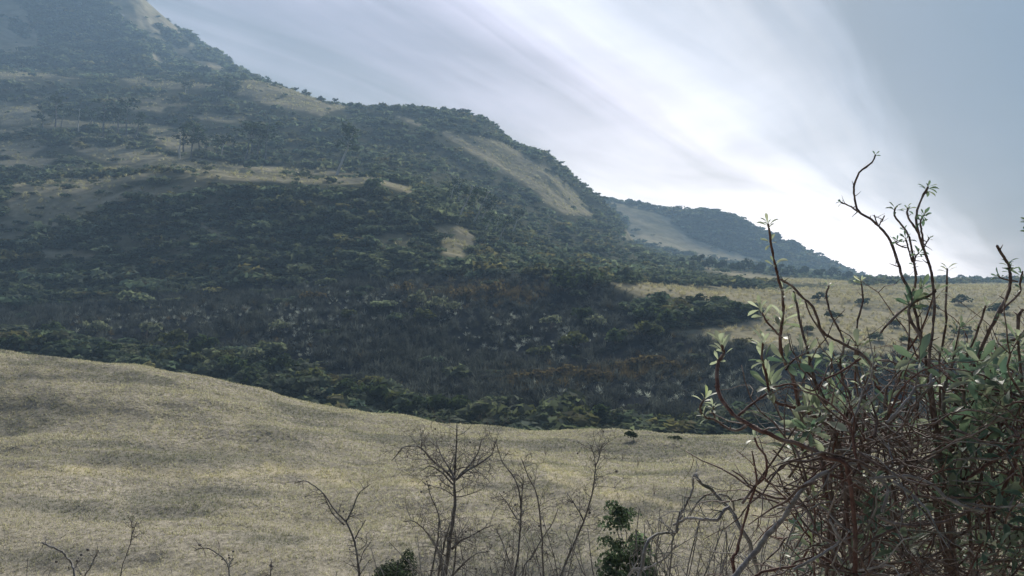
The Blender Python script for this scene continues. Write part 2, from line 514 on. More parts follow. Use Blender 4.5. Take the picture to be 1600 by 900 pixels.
ca = me.color_attributes.new('col', 'FLOAT_COLOR', 'POINT')
cc = np.zeros((patch_shade.size, 4), np.float32); cc[:, 0] = patch_shade.ravel(); cc[:, 1] = tracks(PAST.U, PAST.R).ravel(); cc[:, 3] = 1
ca.data.foreach_set('color', cc.ravel())
tag(add_obj('pasture', me, M_PAST), kind='structure')

# bank under the viewer
def bank_z(x, y):
    prof = pchip1([-30, -4, 0, 2, 4, 6, 9, 12, 15, 20], [1.0, .3, 0, -.45, -1.4, -2.5, -4.0, -5.1, -5.9, -8.], y)
    return prof + fbm(x / 3.1, y / 3.1, 60, 4) * .22
bx, by = np.meshgrid(np.linspace(-30, 30, 121), np.linspace(-30, 18, 97))
bz = bank_z(bx, by)
i = np.arange(96)[:, None] * 121 + np.arange(120)[None]
me = np_mesh('near_bank', np.stack([bx, by, bz], -1).reshape(-1, 3), np.stack([i, i + 1, i + 122, i + 121], -1).reshape(-1, 4), smooth=True,
             col=np.tile([.3, 0, 0], (bx.size, 1)))
tag(add_obj('bank', me, M_PAST), kind='structure')
def bankpt(x, y):
    return float(bank_z(np.array([float(x)]), np.array([float(y)]))[0])

# valley, burnt slope, scrub bank, upper slopes and plateau
H_LINES = [
    (([0], [70.]), ([0], [735.])),
    (([0], [90.]), ([0], [657.])),
    (([0], [118.]), ([-640, 0, 400, 800, 1000, 1200, 1400, 1600, 2200], [555, 560., 572, 570, 575, 582, 590, 596, 600])),
    (([-640, 900, 980, 1050, 1200, 2200], [150., 150, 143, 136, 132, 132]), ([-640, 0, 400, 600, 800, 950, 1050, 1200, 1400, 1600, 2200], [508, 506, 492., 482, 482, 497, 520, 541, 556, 562, 568])),
    (([0], [178.]), ([-640, 0, 300, 550, 850, 940, 1050, 1200, 1400, 1600, 2200], [472, 470, 456., 437, 431, 440, 456, 478, 498, 503, 508])),
    (([0], [215.]), ([-640, 0, 300, 550, 650, 750, 850, 950, 1050, 1200, 1400, 1600, 2200], [392, 385., 366, 360, 368, 395, 422, 434, 446, 458, 470, 474, 476])),
    (([0], [252.]), ([-640, 0, 150, 280, 400, 500, 580, 650, 700, 750, 800, 880, 950, 1050, 1200, 1400, 1600, 2200],
                     [310, 302, 288, 273, 280, 285, 283, 302, 336, 366, 388, 410, 424, 436, 447, 455, 459, 460])),
    (([0], [284.]), ([-640, 0, 150, 280, 400, 500, 580, 650, 700, 750, 800, 880, 950, 1050, 1200, 1400, 1600, 2200],
                     [292, 284, 274, 266, 273, 281, 281, 293, 317, 344, 368, 395, 414, 428, 441, 449, 452, 453])),
    (([0], [390.]), ([-640, 0, 200, 400, 560, 650, 750, 850, 950, 1050, 1200, 1400, 1600, 2200], [200, 203., 205, 216, 231, 242, 284, 332, 374, 410, 431, 443, 446, 447])),
    (([0], [475.]), ([-640, 0, 200, 400, 500, 560, 640, 700, 760, 800, 850, 900, 950, 1000, 1050, 1200, 1400, 1600, 2200],
                     [145, 150., 152, 166, 178, 186, 190, 197, 217, 246, 268, 314, 352, 392, 406, 427, 440, 442, 443])),
    (([0], [560.]), ([-640, 0, 100, 200, 300, 380, 450, 500, 560, 640, 700, 740, 770, 790, 820, 850, 880, 910, 940, 970, 1000, 1050, 1200, 1400, 1600, 2200],
                     [100, 110., 117, 123, 124, 124, 138, 155, 169, 172, 174, 181, 195, 217, 231, 240, 264, 289, 313, 348, 386, 402, 423, 438, 440, 440])),
    (([0], [690.]), ([-640, 0, 300, 380, 450, 560, 640, 740, 800, 850, 900, 950, 1000, 1050, 1200, 1400, 2200],
                     [105, 113., 127, 132, 158, 194, 198, 210, 255, 275, 315, 355, 387, 402, 421, 437, 438])),
    (([0], [900.]), ([-640, 380, 560, 800, 950, 1000, 1200, 1350, 2200], [150., 180, 240, 300, 370, 390, 421, 435, 435])),
    (([0], [1250.]), ([0], [449.])),
]
def h_rough(X, Y):
    w = sm(Y, 75, 100)
    steep = 1 - sm((X / Y * F + 800), 900, 1050)
    a = fbm(X / 22, Y / 16, 3, 5, .55) * (1.0 + .9 * steep * sm(Y, 160, 230))
    far = fbm(X / 60, Y / 45, 9, 4) * 3.0 * sm(Y, 330, 420) * steep * (1 - sm(Y, 480, 540))
    return w * (a + far)
HILL = Terrain(H_LINES, U, [8, 26, 30, 30, 34, 34, 18, 46, 30, 26, 8, 6, 4], h_rough)
g, b_ = cover(HILL.U, HILL.top, HILL.X, HILL.Y)
me = HILL.mesh('hillside')
ca = me.color_attributes.new('col', 'FLOAT_COLOR', 'POINT')
cc = np.zeros((g.size, 4), np.float32); cc[:, 0] = g.ravel(); cc[:, 1] = b_.ravel(); cc[:, 3] = 1
ca.data.foreach_set('color', cc.ravel())
tag(add_obj('hillside', me, M_GROUND), kind='structure')

# mountain behind the upper terrace
M_LINES = [
    (([0], [620.]), ([-640, 0, 100, 200, 300, 375, 420, 500, 700, 2200], [102, 112., 118, 124, 127, 128, 145, 180, 270, 450])),
    (([0], [740.]), ([-640, 0, 100, 200, 280, 330, 372, 450, 700, 2200], [-50, 25., 45, 66, 88, 107, 124, 170, 300, 455])),
    (([0], [900.]), ([-640, 0, 100, 180, 225, 260, 300, 340, 368, 390, 450, 700, 2200], [-110, -100., -75, -36, 0, 31, 65, 98, 119, 133, 178, 340, 460])),
    (([0], [1080.]), ([-640, 0, 180, 225, 300, 368, 450, 700, 2200], [-60, -50., 10, 50, 110, 160, 210, 350, 460])),
    (([0], [1300.]), ([0], [470.])),
]
def m_rough(X, Y):
    u = X / Y * F + 800
    w = sm(Y, 640, 690) * (1 - sm(Y, 830, 890))
    return w * fbm(X / 55 + Y / 160, Y / 130, 21, 5, .55) * 14
def mesh_cover(T, name, mat, g, b_):
    me = T.mesh(name)
    ca = me.color_attributes.new('col', 'FLOAT_COLOR', 'POINT')
    cc = np.zeros((g.size, 4), np.float32); cc[:, 0] = g.ravel(); cc[:, 1] = b_.ravel(); cc[:, 3] = 1
    ca.data.foreach_set('color', cc.ravel())
    return tag(add_obj(name, me, mat), kind='structure')
UM = np.arange(-640, 720, 4.)
MT = Terrain(M_LINES, UM, [40, 60, 8, 6], m_rough)
def mt_grass(px, row, X, Y):
    wx = px + 4 * fbm(X / 22, Y / 22, 51, 3); wy = row + 3 * fbm(X / 22, Y / 22, 52, 3)
    g = np.zeros(px.shape)
    for p in MOUNTAIN_GRASS: g = np.maximum(g, sm(poly_sd(wx, wy, p), -2, 3))
    for p in MOUNTAIN_SCRUB: g = g * (1 - sm(poly_sd(px, row, p), -1.5, 1.5))
    out = sm(-px, 30, 80) * sm(fbm(X / 60, Y / 60, 54, 4), 0, .2)
    return np.maximum(g, out)
mesh_cover(MT, 'mountain', M_FAR, mt_grass(MT.U, MT.R, MT.X, MT.Y), np.zeros(MT.X.shape))

# lower hill at the right, beyond the plateau
E_LINES = [
    (([0], [600.]), ([600, 900, 960, 1050, 1200, 1350, 1600], [430, 405, 400., 414, 427, 440, 452])),
    (([0], [740.]), ([600, 900, 960, 1000, 1100, 1200, 1300, 1350, 1600], [380, 352, 357., 364, 390, 411, 430, 440, 456])),
    (([0], [860.]), ([600, 900, 940, 1000, 1050, 1110, 1140, 1180, 1230, 1280, 1330, 1350, 1400, 1600], [300, 308., 312, 320, 328, 330, 338, 356, 379, 401, 426, 435, 446, 472])),
    (([0], [1000.]), ([600, 940, 1110, 1350, 1600], [350, 360., 380, 450, 480])),
    (([0], [1200.]), ([0], [490.])),
]
UE = np.arange(610, 1600, 4.)
FAR = Terrain(E_LINES, UE, [30, 40, 8, 5], lambda X, Y: sm(Y, 620, 650) * (1 - sm(Y, 820, 860)) * fbm(X / 45, Y / 60, 71, 4) * 4)
fg, _ = cover(FAR.U, FAR.R, FAR.X, FAR.Y)
mesh_cover(FAR, 'far_hill', M_FAR, fg, np.zeros(FAR.X.shape))

# ------------------------------------------------------------------ scrub on the hillsides
def clump_crown(n, rng, lobes=5, flat=.75, size=.34, tall=1.0):
    """crown of n small leaf-clump triangles round a few uneven lobes; radius about 1, base at z=0"""
    c = rng.normal(0, .42, (lobes, 3)); c[:, 2] = np.abs(c[:, 2]) * .6 + .45
    r = rng.uniform(.35, .62, lobes)
    k = rng.integers(0, lobes, n)
    d = rng.normal(0, 1, (n, 3)); d /= np.linalg.norm(d, axis=1)[:, None]
    d[:, 2] = np.where(d[:, 2] < -.3, -d[:, 2], d[:, 2])
    p = c[k] + d * (r[k] * rng.uniform(.75, 1.08, n))[:, None]
    p[:, 2] = np.maximum(p[:, 2], .04)
    nrm = d + rng.normal(0, .45, (n, 3)); nrm /= np.linalg.norm(nrm, axis=1)[:, None]
    a = np.cross(nrm, rng.normal(0, 1, (n, 3))); a /= np.linalg.norm(a, axis=1)[:, None]
    b = np.cross(nrm, a)
    s = size * rng.uniform(.6, 1.35, n)[:, None]
    V = np.stack([p + a * s, p - a * s * .6 + b * s * .9, p - a * s * .5 - b * s * .9], 1)
    V[..., 2] *= flat * tall
    return V                                  # (n,3,3)

def twig_crown(n, rng):
    """bare burnt shrub: thin slivers fanning up from the root"""
    az = rng.uniform(0, 2 * math.pi, n); el = rng.uniform(.45, 1.5, n)
    d = np.stack([np.cos(az) * np.cos(el), np.sin(az) * np.cos(el), np.sin(el)], 1)
    s0 = rng.uniform(0, .55, n)[:, None]; l = rng.uniform(.35, .75, n)[:, None]
    p0 = d * s0 + rng.normal(0, .06, (n, 3)); p1 = p0 + (d + rng.normal(0, .35, (n, 3))) * l
    side = np.cross(p1 - p0, rng.normal(0, 1, (n, 3))); side /= np.linalg.norm(side, axis=1)[:, None]
    w = rng.uniform(.022, .05, n)[:, None]
    V = np.stack([p0 + side * w, p0 - side * w, p1], 1)
    V[..., 2] = np.maximum(V[..., 2], 0)
    return V

def bake(variants, P, S, rng, colA, colB, jitter=.25):
    """one mesh out of many plants: P positions, S sizes (n,3), colours vary from colA to colB"""
    n = len(P); which = rng.integers(0, len(variants), n)
    Vs = []; Cs = []
    rot = rng.uniform(0, 2 * math.pi, n)
    mixv = rng.random(n)
    cA = np.asarray(colA); cB = np.asarray(colB)
    base = cA + (cB - cA) * mixv[:, None] if cA.ndim == 1 else cA
    for v, tri in enumerate(variants):
        k = np.nonzero(which == v)[0]
        if not len(k): continue
        T = tri[None] * 1.0
        c, s = np.cos(rot[k])[:, None, None], np.sin(rot[k])[:, None, None]
        x = (T[..., 0] * c - T[..., 1] * s) * S[k, 0][:, None, None]
        y = (T[..., 0] * s + T[..., 1] * c) * S[k, 1][:, None, None]
        z = T[..., 2] * S[k, 2][:, None, None]
        W = np.stack([x, y, np.broadcast_to(z, x.shape)], -1) + P[k][:, None, None, :]
        Vs.append(W.reshape(-1, 3))
        j = 1 + jitter * rng.normal(0, 1, (len(k), tri.shape[0], 1))
        C = np.clip(base[k][:, None, :] * j, .004, .9)
        Cs.append(np.repeat(C[:, :, None, :], 3, 2).reshape(-1, 3))
    V = np.concatenate(Vs); C = np.concatenate(Cs)
    return V, np.arange(len(V)).reshape(-1, 3), C

r1 = np.random.default_rng(5)
CR_BIG = [clump_crown(110, r1, 6, .8, .24) for _ in range(8)]
CR_MID = [clump_crown(64, r1, 5, .8, .30) for _ in range(8)]
CR_FAR = [clump_crown(30, r1, 4, .85, .42) for _ in range(6)]
TWIG = [twig_crown(46, r1) for _ in range(6)]

def frame_w(px):
    return ((px > -120) & (px < 1720)).astype(float)

DARK, OLIVE = (.062, .082, .066), (.132, .146, .102)
def dens_scrub(lo, hi, k=1.0):
    def f(px, row, X, Y):
        g, b = cover(px, row, X, Y)
        plateau = sm(px, 980, 1060) * (row > 436) * (row < 565)
        og = open_ground(px, row, X, Y)
        d = (1 - og) ** 3 * (1 - .97 * b) + (.02 + .03 * (px < 480)) * g + 0
        foot = sm(-poly_sd(px, row, BURN_POLY), 0, 6) * (row > 520)
        d = d + foot * .6
        return d * (1 - .96 * plateau * (g > .15)) * frame_w(px) * (Y > lo) * (Y < hi)
    return f

def scrub_layer(name, T, n, dens, sizes, variants, colA, colB, rng, label, jitter=.2, sz=(.5, .95), margin=14):
    P, pu, pr = T.scatter(n, dens, rng, margin)
    s = rng.uniform(*sizes, n) * rng.choice([.5, .7, .9, 1.1, 1.8], n)
    # plants of a kind stand in drifts: sizes and colours follow slow patches
    pt = fbm(P[:, 0] / 24, P[:, 1] / 18, 13, 3)
    S = np.stack([s, s, s * rng.uniform(*sz, n)], 1)
    P = P.copy(); P[:, 2] -= .06 * s
    mixv = np.clip(.5 + .7 * pt + rng.normal(0, .22, n), 0, 1)[:, None]
    pale = (rng.random(n) < .10)[:, None]
    base = np.asarray(colA) * (1 - mixv) + np.asarray(colB) * mixv
    base = np.where(pale, base * 1.4 + np.array([.03, .035, .028]), base)
    kind = rng.random(n)[:, None]
    base = np.where(kind < .12, base * np.array([1.25, 1.0, .75]), np.where(kind > .82, base * np.array([.75, .85, .9]), base))
    V, Fq, C = bake(variants, P, S, rng, base, None, jitter)
    o = add_obj(name, np_mesh(name, V, Fq, col=C), M_SHRUB)
    return tag(o, label, 'scrub', kind='stuff')

scrub_layer('valley_scrub', HILL, 2200, dens_scrub(76, 178), (.6, 1.6), CR_BIG, DARK, OLIVE, np.random.default_rng(21),
            'low green scrub massed along the valley foot behind the pasture')
scrub_layer('bank_scrub', HILL, 6200, dens_scrub(165, 292), (.8, 1.9), CR_MID, DARK, OLIVE, np.random.default_rng(22),
            'dense dark green scrub covering the steep bank below the pale track')
scrub_layer('upper_scrub', HILL, 8000, dens_scrub(286, 600), (.9, 2.2), CR_FAR, DARK, OLIVE, np.random.default_rng(23),
            'dark scrub and woodland over the upper slopes below the skyline')
def dens_mt(px, row, X, Y):
    return (1 - mt_grass(px, row, X, Y)) ** 2 * (px > -120) * (row > -60) + .01
scrub_layer('mountain_scrub', MT, 7000, dens_mt, (1.8, 4.2), CR_FAR, DARK, OLIVE, np.random.default_rng(24),
            'dark scrub filling the gullies of the tall mountain', .3, (.45, .8))
def dens_far(px, row, X, Y):
    g, b = cover(px, row, X, Y)
    return (1 - g) ** 3 * (px > 900) + .004
scrub_layer('far_hill_scrub', FAR, 5200, dens_far, (1.5, 3.2), CR_FAR, DARK, OLIVE, np.random.default_rng(25),
            'dark scrub covering the low far hill on the right', .3, (.5, .9))

# burnt plants left standing on the black slope, and dry tussocks of the plateau
def dens_burn(px, row, X, Y):
    g, b = cover(px, row, X, Y)
    return b * frame_w(px) * (.45 + sm(fbm(X / 15, Y / 11, 33, 3), -.1, .35)) * (Y < 200)
def twig_layer(name, n, dens, sizes, rng, colA, colB, label, cat):
    P, pu, pr = HILL.scatter(n, dens, rng)
    s = rng.uniform(*sizes, n)
    V, Fq, C = bake(TWIG, P, np.stack([s, s, s], 1), rng, colA, colB, .2)
    return tag(add_obj(name, np_mesh(name, V, Fq, col=C), M_SHRUB), label, cat, kind='stuff')
twig_layer('burnt_brush', 6500, dens_burn, (.5, 1.6), np.random.default_rng(26), (.018, .020, .026), (.095, .102, .118),
           'charred and ash grey brush left standing on the burnt slope', 'brush')
def dens_brown(px, row, X, Y):
    g, b = cover(px, row, X, Y)
    band = np.exp(-((row - 588 - 10 * np.sin(px / 60)) / 13) ** 2) * sm(px, 740, 820) * (1 - sm(px, 1060, 1110))
    band = band + .55 * np.exp(-((row - 462) / 14) ** 2) * sm(px, 600, 680) * (1 - sm(px, 820, 900))
    return (band + .008 * b) * (Y < 200) * frame_w(px)
def dens_ash(px, row, X, Y):
    g, b = cover(px, row, X, Y)
    f = np.zeros(px.shape)
    for cx, cy, rx, ry in [(470, 500, 60, 34), (580, 475, 36, 18), (480, 555, 40, 16), (660, 572, 30, 10), (690, 485, 26, 22), (900, 610, 60, 14), (1010, 612, 50, 12), (860, 530, 50, 26), (300, 495, 120, 16), (780, 520, 60, 24), (1120, 600, 60, 22)]:
        f = np.maximum(f, np.exp(-((px - cx) / rx) ** 2 - ((row - cy) / ry) ** 2))
    return (f + .06) * b * (Y < 200) * frame_w(px)
twig_layer('ashen_brush', 700, dens_ash, (.35, .9), np.random.default_rng(36), (.18, .19, .215), (.46, .48, .52),
           'ash white brush in drifts on the burnt slope', 'brush')
twig_layer('scorched_brush', 520, dens_brown, (.6, 1.3), np.random.default_rng(27), (.085, .062, .038), (.15, .11, .065),
           'scorched orange brown brush on the burnt slope', 'brush')
def dens_tussock(px, row, X, Y):
    g, b = cover(px, row, X, Y)
    return g * (px > 930) * (row > 436) * frame_w(px) * (Y < 420)
twig_layer('plateau_tussocks', 6000, dens_tussock, (.35, .9), np.random.default_rng(28), (.24, .20, .14), (.44, .385, .275),
           'straw coloured tussock grass on the plateau at right', 'grass')
def dens_edge(px, row, X, Y):
    g, b = cover(px, row, X, Y)
    return g * (1 - b) * (px < 960) * frame_w(px)
twig_layer('clearing_tussocks', 4000, dens_edge, (.5, 1.2), np.random.default_rng(29), (.25, .225, .15), (.40, .36, .25),
           'straw coloured grass in the clearings between the scrub', 'grass')

# ------------------------------------------------------------------ pasture grass
def pasture_grass():
    rng = np.random.default_rng(31)
    n = 120000
    P, pu, pr = PAST.scatter(n, lambda px, row, X, Y: ((px > -60) & (px < 1660) & (Y > 15) & (Y < 63)) * (20. / Y) ** .8, rng, 4)
    k = 3
    h = rng.uniform(.03, .11, (n, k)) * (1 + .5 * (fbm(P[:, 0] / 1.3, P[:, 1] / 1.3, 15, 3)))[:, None]
    az = rng.uniform(0, 2 * math.pi, (n, k)); lean = rng.uniform(.2, 1.3, (n, k))
    w = rng.uniform(.008, .020, (n, k)) * (P[:, 1] / 26)[:, None]
    base = P[:, None, :] + np.stack([rng.normal(0, .03, (n, k)), rng.normal(0, .03, (n, k)), np.full((n, k), -.008)], -1)
    tip = base + np.stack([np.cos(az) * np.sin(lean) * h, np.sin(az) * np.sin(lean) * h, np.cos(lean) * h + .01], -1)
    sa = rng.uniform(0, math.pi, (n, k))
    side = np.stack([np.cos(sa) * w, np.sin(sa) * w, np.zeros((n, k))], -1)
    V = np.stack([base + side, base - side, tip], 2).reshape(-1, 3)
    patch = sm(fbm(P[:, 0] / 5.5, P[:, 1] / 3.2, 41, 4), .0, .4)
    strip_shade = np.exp(-(((pu - 250) / 190) ** 2 + ((pr - 716) / 13) ** 2))  # same strip of face shade, coloured into the blades
    patch = np.clip(np.maximum(patch * .8, strip_shade) + rng.normal(0, .2, n), 0, 1)[:, None]
    c = np.array([.49, .445, .355]) * (1 - patch) + np.array([.23, .225, .195]) * patch
    tk = tracks(pu, pr)[:, None]
    c = c * (1 - .8 * tk) + np.array([.53, .475, .33]) * .8 * tk
    c = c[:, None, :] * (1 + .16 * rng.normal(0, 1, (n, k, 1))) * (1 + .14 * rng.normal(0, 1, (n, 1, 1)))
    C = np.repeat(np.clip(c, .02, .7)[:, :, None, :], 3, 2).reshape(-1, 3)
    o = add_obj('pasture_grass', np_mesh('pasture_grass', V, np.arange(len(V)).reshape(-1, 3), col=C), M_GRASS)
    tag(o, 'short grazed dry grass covering the pasture', 'grass', kind='stuff')
pasture_grass()

# ------------------------------------------------------------------ tubes, twigs and leaves
class MB:
    def __init__(s):
        s.V = []; s.F = []
    def tube(s, pts, radii, sides=6, cap=True):
        pts = [Vector(p) for p in pts]
        if len(pts) < 2: return
        n0 = len(s.V)
        up = Vector((.31, .22, .92))
        for i, p in enumerate(pts):
            d = (pts[min(i + 1, len(pts) - 1)] - pts[max(i - 1, 0)])
            d = d.normalized() if d.length > 1e-9 else Vector((0, 0, 1))
            a = d.cross(up)
            if a.length < 1e-3: a = d.cross(Vector((1, 0, 0)))
            a.normalize(); b = d.cross(a)
            up = a.cross(d)
            for k in range(sides):
                t = 2 * math.pi * k / sides
                s.V.append(p + (a * math.cos(t) + b * math.sin(t)) * radii[i])
        for i in range(len(pts) - 1):
            for k in range(sides):
                q = n0 + i * sides; k2 = (k + 1) % sides
                s.F.append((q + k, q + k2, q + sides + k2, q + sides + k))
        if cap:
            q = n0 + (len(pts) - 1) * sides
            s.V.append(pts[-1] + (pts[-1] - pts[-2]).normalized() * radii[-1]); t = len(s.V) - 1
            for k in range(sides):
                s.F.append((q + k, q + (k + 1) % sides, t, t))
    def build(s, name, mat, parent=None, origin=(0, 0, 0)):
        o = Vector(origin)
        me = bpy.data.meshes.new(name)
        F_ = [f if f[2] != f[3] else f[:3] for f in s.F]
        me.from_pydata([tuple(v - o) for v in s.V], [], F_)
        me.polygons.foreach_set('use_smooth', np.ones(len(me.polygons), bool))
        return add_obj(name, me, mat, parent)

def smooth_path(pts, per=4):
    """Catmull-Rom through the given points"""
    P = [Vector(p) for p in pts]
    if len(P) < 3: return P
    P = [P[0] * 2 - P[1]] + P + [P[-1] * 2 - P[-2]]
    out = []
    for i in range(1, len(P) - 2):
        for j in range(per):
            t = j / per
            a, b, c, d = P[i - 1], P[i], P[i + 1], P[i + 2]
            out.append(.5 * ((2 * b) + (c - a) * t + (2 * a - 5 * b + 4 * c - d) * t * t + (3 * b - a - 3 * c + d) * t ** 3))
    out.append(P[-2])
    return out

def knotty(path, rad, rnd, amt=.12):
    """small bends and swellings so that no stem runs ruler straight"""
    for i in range(1, len(path) - 1):
        path[i] = path[i] + Vector((rnd.gauss(0, 1), rnd.gauss(0, 1), rnd.gauss(0, 1))) * rad * amt
    return path

def rvec(rnd):
    v = Vector((rnd.gauss(0, 1), rnd.gauss(0, 1), rnd.gauss(0, 1)))
    return v.normalized()

def twig(mb, p, d, length, r, rnd, depth, bend=.35, hook=0.0, fork=3, sides=4, tips=None, droop=0.0):
    """a crooked twig with side twigs"""
    n = max(3, int(length / .045)) if length < .6 else 9
    n = min(n, 10)
    pts = [Vector(p)]; dd = Vector(d).normalized(); rad = [r]
    side = rvec(rnd)
    for i in range(n):
        dd = (dd + rvec(rnd) * bend * .5 + side * hook / n + Vector((0, 0, -droop / n))).normalized()
        pts.append(pts[-1] + dd * length / n); rad.append(r * (1 - .72 * (i + 1) / n))
    mb.tube(pts, rad, sides)
    if tips is not None: tips.append((pts[-1].copy(), dd.copy()))
    if depth > 0:
        for _ in range(fork):
            i = rnd.randint(max(1, n // 4), n - 1)
            ax = (pts[i] - pts[i - 1]).normalized()
            out = rvec(rnd); out = (out - ax * out.dot(ax))
            nd = (ax * rnd.uniform(.35, .9) + out.normalized() * rnd.uniform(.6, 1.0)).normalized()
            twig(mb, pts[i], nd, length * rnd.uniform(.35, .65), max(rad[i] * .66, .0013), rnd, depth - 1, bend, hook, fork, sides, tips, droop)
    return pts, rad

def leaf_mesh(name, length, width, curl, fold, col):
    """one obovate leaf: base at the origin, length along +X, folded along the midrib and curling back"""
    st = [(0, .05), (.14, .10), (.34, .42), (.58, .86), (.76, 1.0), (.9, .72), (1.0, .06)]
    V = []; Fq = []
    for t, w in st:
        x = length * t; z = -curl * length * t * t
        h = width * .5 * w
        V += [(x, h, z + fold * h), (x, 0, z), (x, -h, z + fold * h)]
    for i in range(len(st) - 1):
        a = 3 * i
        Fq += [(a, a + 1, a + 4, a + 3), (a + 1, a + 2, a + 5, a + 4)]
    return np_mesh(name, V, Fq, col=np.tile(col, (len(V), 1)), smooth=True)

LEAF_COLS = [(.24, .28, .22), (.35, .38, .32), (.155, .215, .17), (.44, .46, .41), (.12, .19, .16), (.28, .32, .19)]
LEAVES = []
for k, c in enumerate(LEAF_COLS):
    for v in range(2):
        mesh_l = leaf_mesh('leaf', 1.0, .25 + .06 * v, [.12, .35][v] + .03 * k, [.35, .6][v], c)
        mesh_l.materials.append(M_LEAF)
        LEAVES.append(mesh_l)

def leaf_matrix(p, d, up, size):
    d = d.normalized()
    y = up.cross(d)
    if y.length < 1e-3: y = Vector((1, 0, 0)).cross(d)
    y.normalize(); z = d.cross(y)
    return Matrix(((d.x * size, y.x * size, z.x * size, p.x), (d.y * size, y.y * size, z.y * size, p.y),
                   (d.z * size, y.z * size, z.z * size, p.z), (0, 0, 0, 1)))

def rosette(out, p, axis, n, size, rnd, open_=(.35, 1.1), cols=None):
    """leaves fanning from a shoot tip; out collects (matrix, mesh index)"""
    axis = axis.normalized()
    a = axis.cross(Vector((.3, .5, .2))).normalized(); b = axis.cross(a)
    ph = rnd.uniform(0, 6.28)
    for i in range(n):
        t = ph + i * 2.399 + rnd.gauss(0, .2)
        th = open_[0] + (open_[1] - open_[0]) * (i + .5) / n + rnd.gauss(0, .1)
        d = axis * math.cos(th) + (a * math.cos(t) + b * math.sin(t)) * math.sin(th)
        q = p - axis * size * .45 * (i / n)
        ci = rnd.choice(cols) if cols else rnd.randrange(len(LEAF_COLS))
        out.append((leaf_matrix(q, d, axis, size * rnd.uniform(.7, 1.15)), 2 * ci + rnd.randrange(2)))

def attach_leaves(root, base, leaves, most=300):
    """the leaves that show largest are parts of their own, the rest one part"""
    def shows(m):
        p = m[0].translation
        px = (p.x / p.y) * F + 800; row = 450 - (p.z - ZC) / p.y * F
        inside = -10 < px < 1610 and -10 < row < 905
        return (m[0].col[0].length / p.y) if inside else 0
    leaves = sorted(leaves, key=shows, reverse=True)
    for m, k in leaves[:most]:
        o = bpy.data.objects.new('leaf', LEAVES[k]); COL.objects.link(o); o.parent = root
        mm = m.copy(); mm.translation = m.translation - base
        o.matrix_local = mm
    rest = leaves[most:]
    if rest:
        V = []; Fq = []; C = []
        for m, k in rest:
            me = LEAVES[k]; n0 = len(V)
            mm = m.copy(); mm.translation = m.translation - base
            V += [tuple(mm @ v.co) for v in me.vertices]
            Fq += [tuple(n0 + i for i in p.vertices) for p in me.polygons]
            C += [LEAF_COLS[k // 2]] * len(me.vertices)
        o = add_obj('small_leaves', np_mesh('small_leaves', V, Fq, col=np.array(C), smooth=True), M_LEAF, root)
        o['kind'] = 'stuff'

def trace(pts, Y, rnd, wander=.05):
    """stem surveyed in the photograph at distance Y, swaying towards and away from the viewer as it climbs"""
    out = []; dy = rnd.uniform(-.03, .03); v = 0
    for i, (px, row) in enumerate(pts):
        v = .6 * v + rnd.gauss(0, wander * .5); dy += v * .5
        dy = max(-.22, min(.22, dy))
        out.append(at(px, row, Y + dy))
    return out

def to_root(path, base, rnd, n=3):
    """carry a stem on from its lowest traced point to the root"""
    p = path[-1]
    for i in range(1, n + 1):
        t = i / n
        q = p.lerp(base, t) + Vector((rnd.gauss(0, .04), rnd.gauss(0, .04), 0)) * (1 - t)
        path.append(q)
    return path

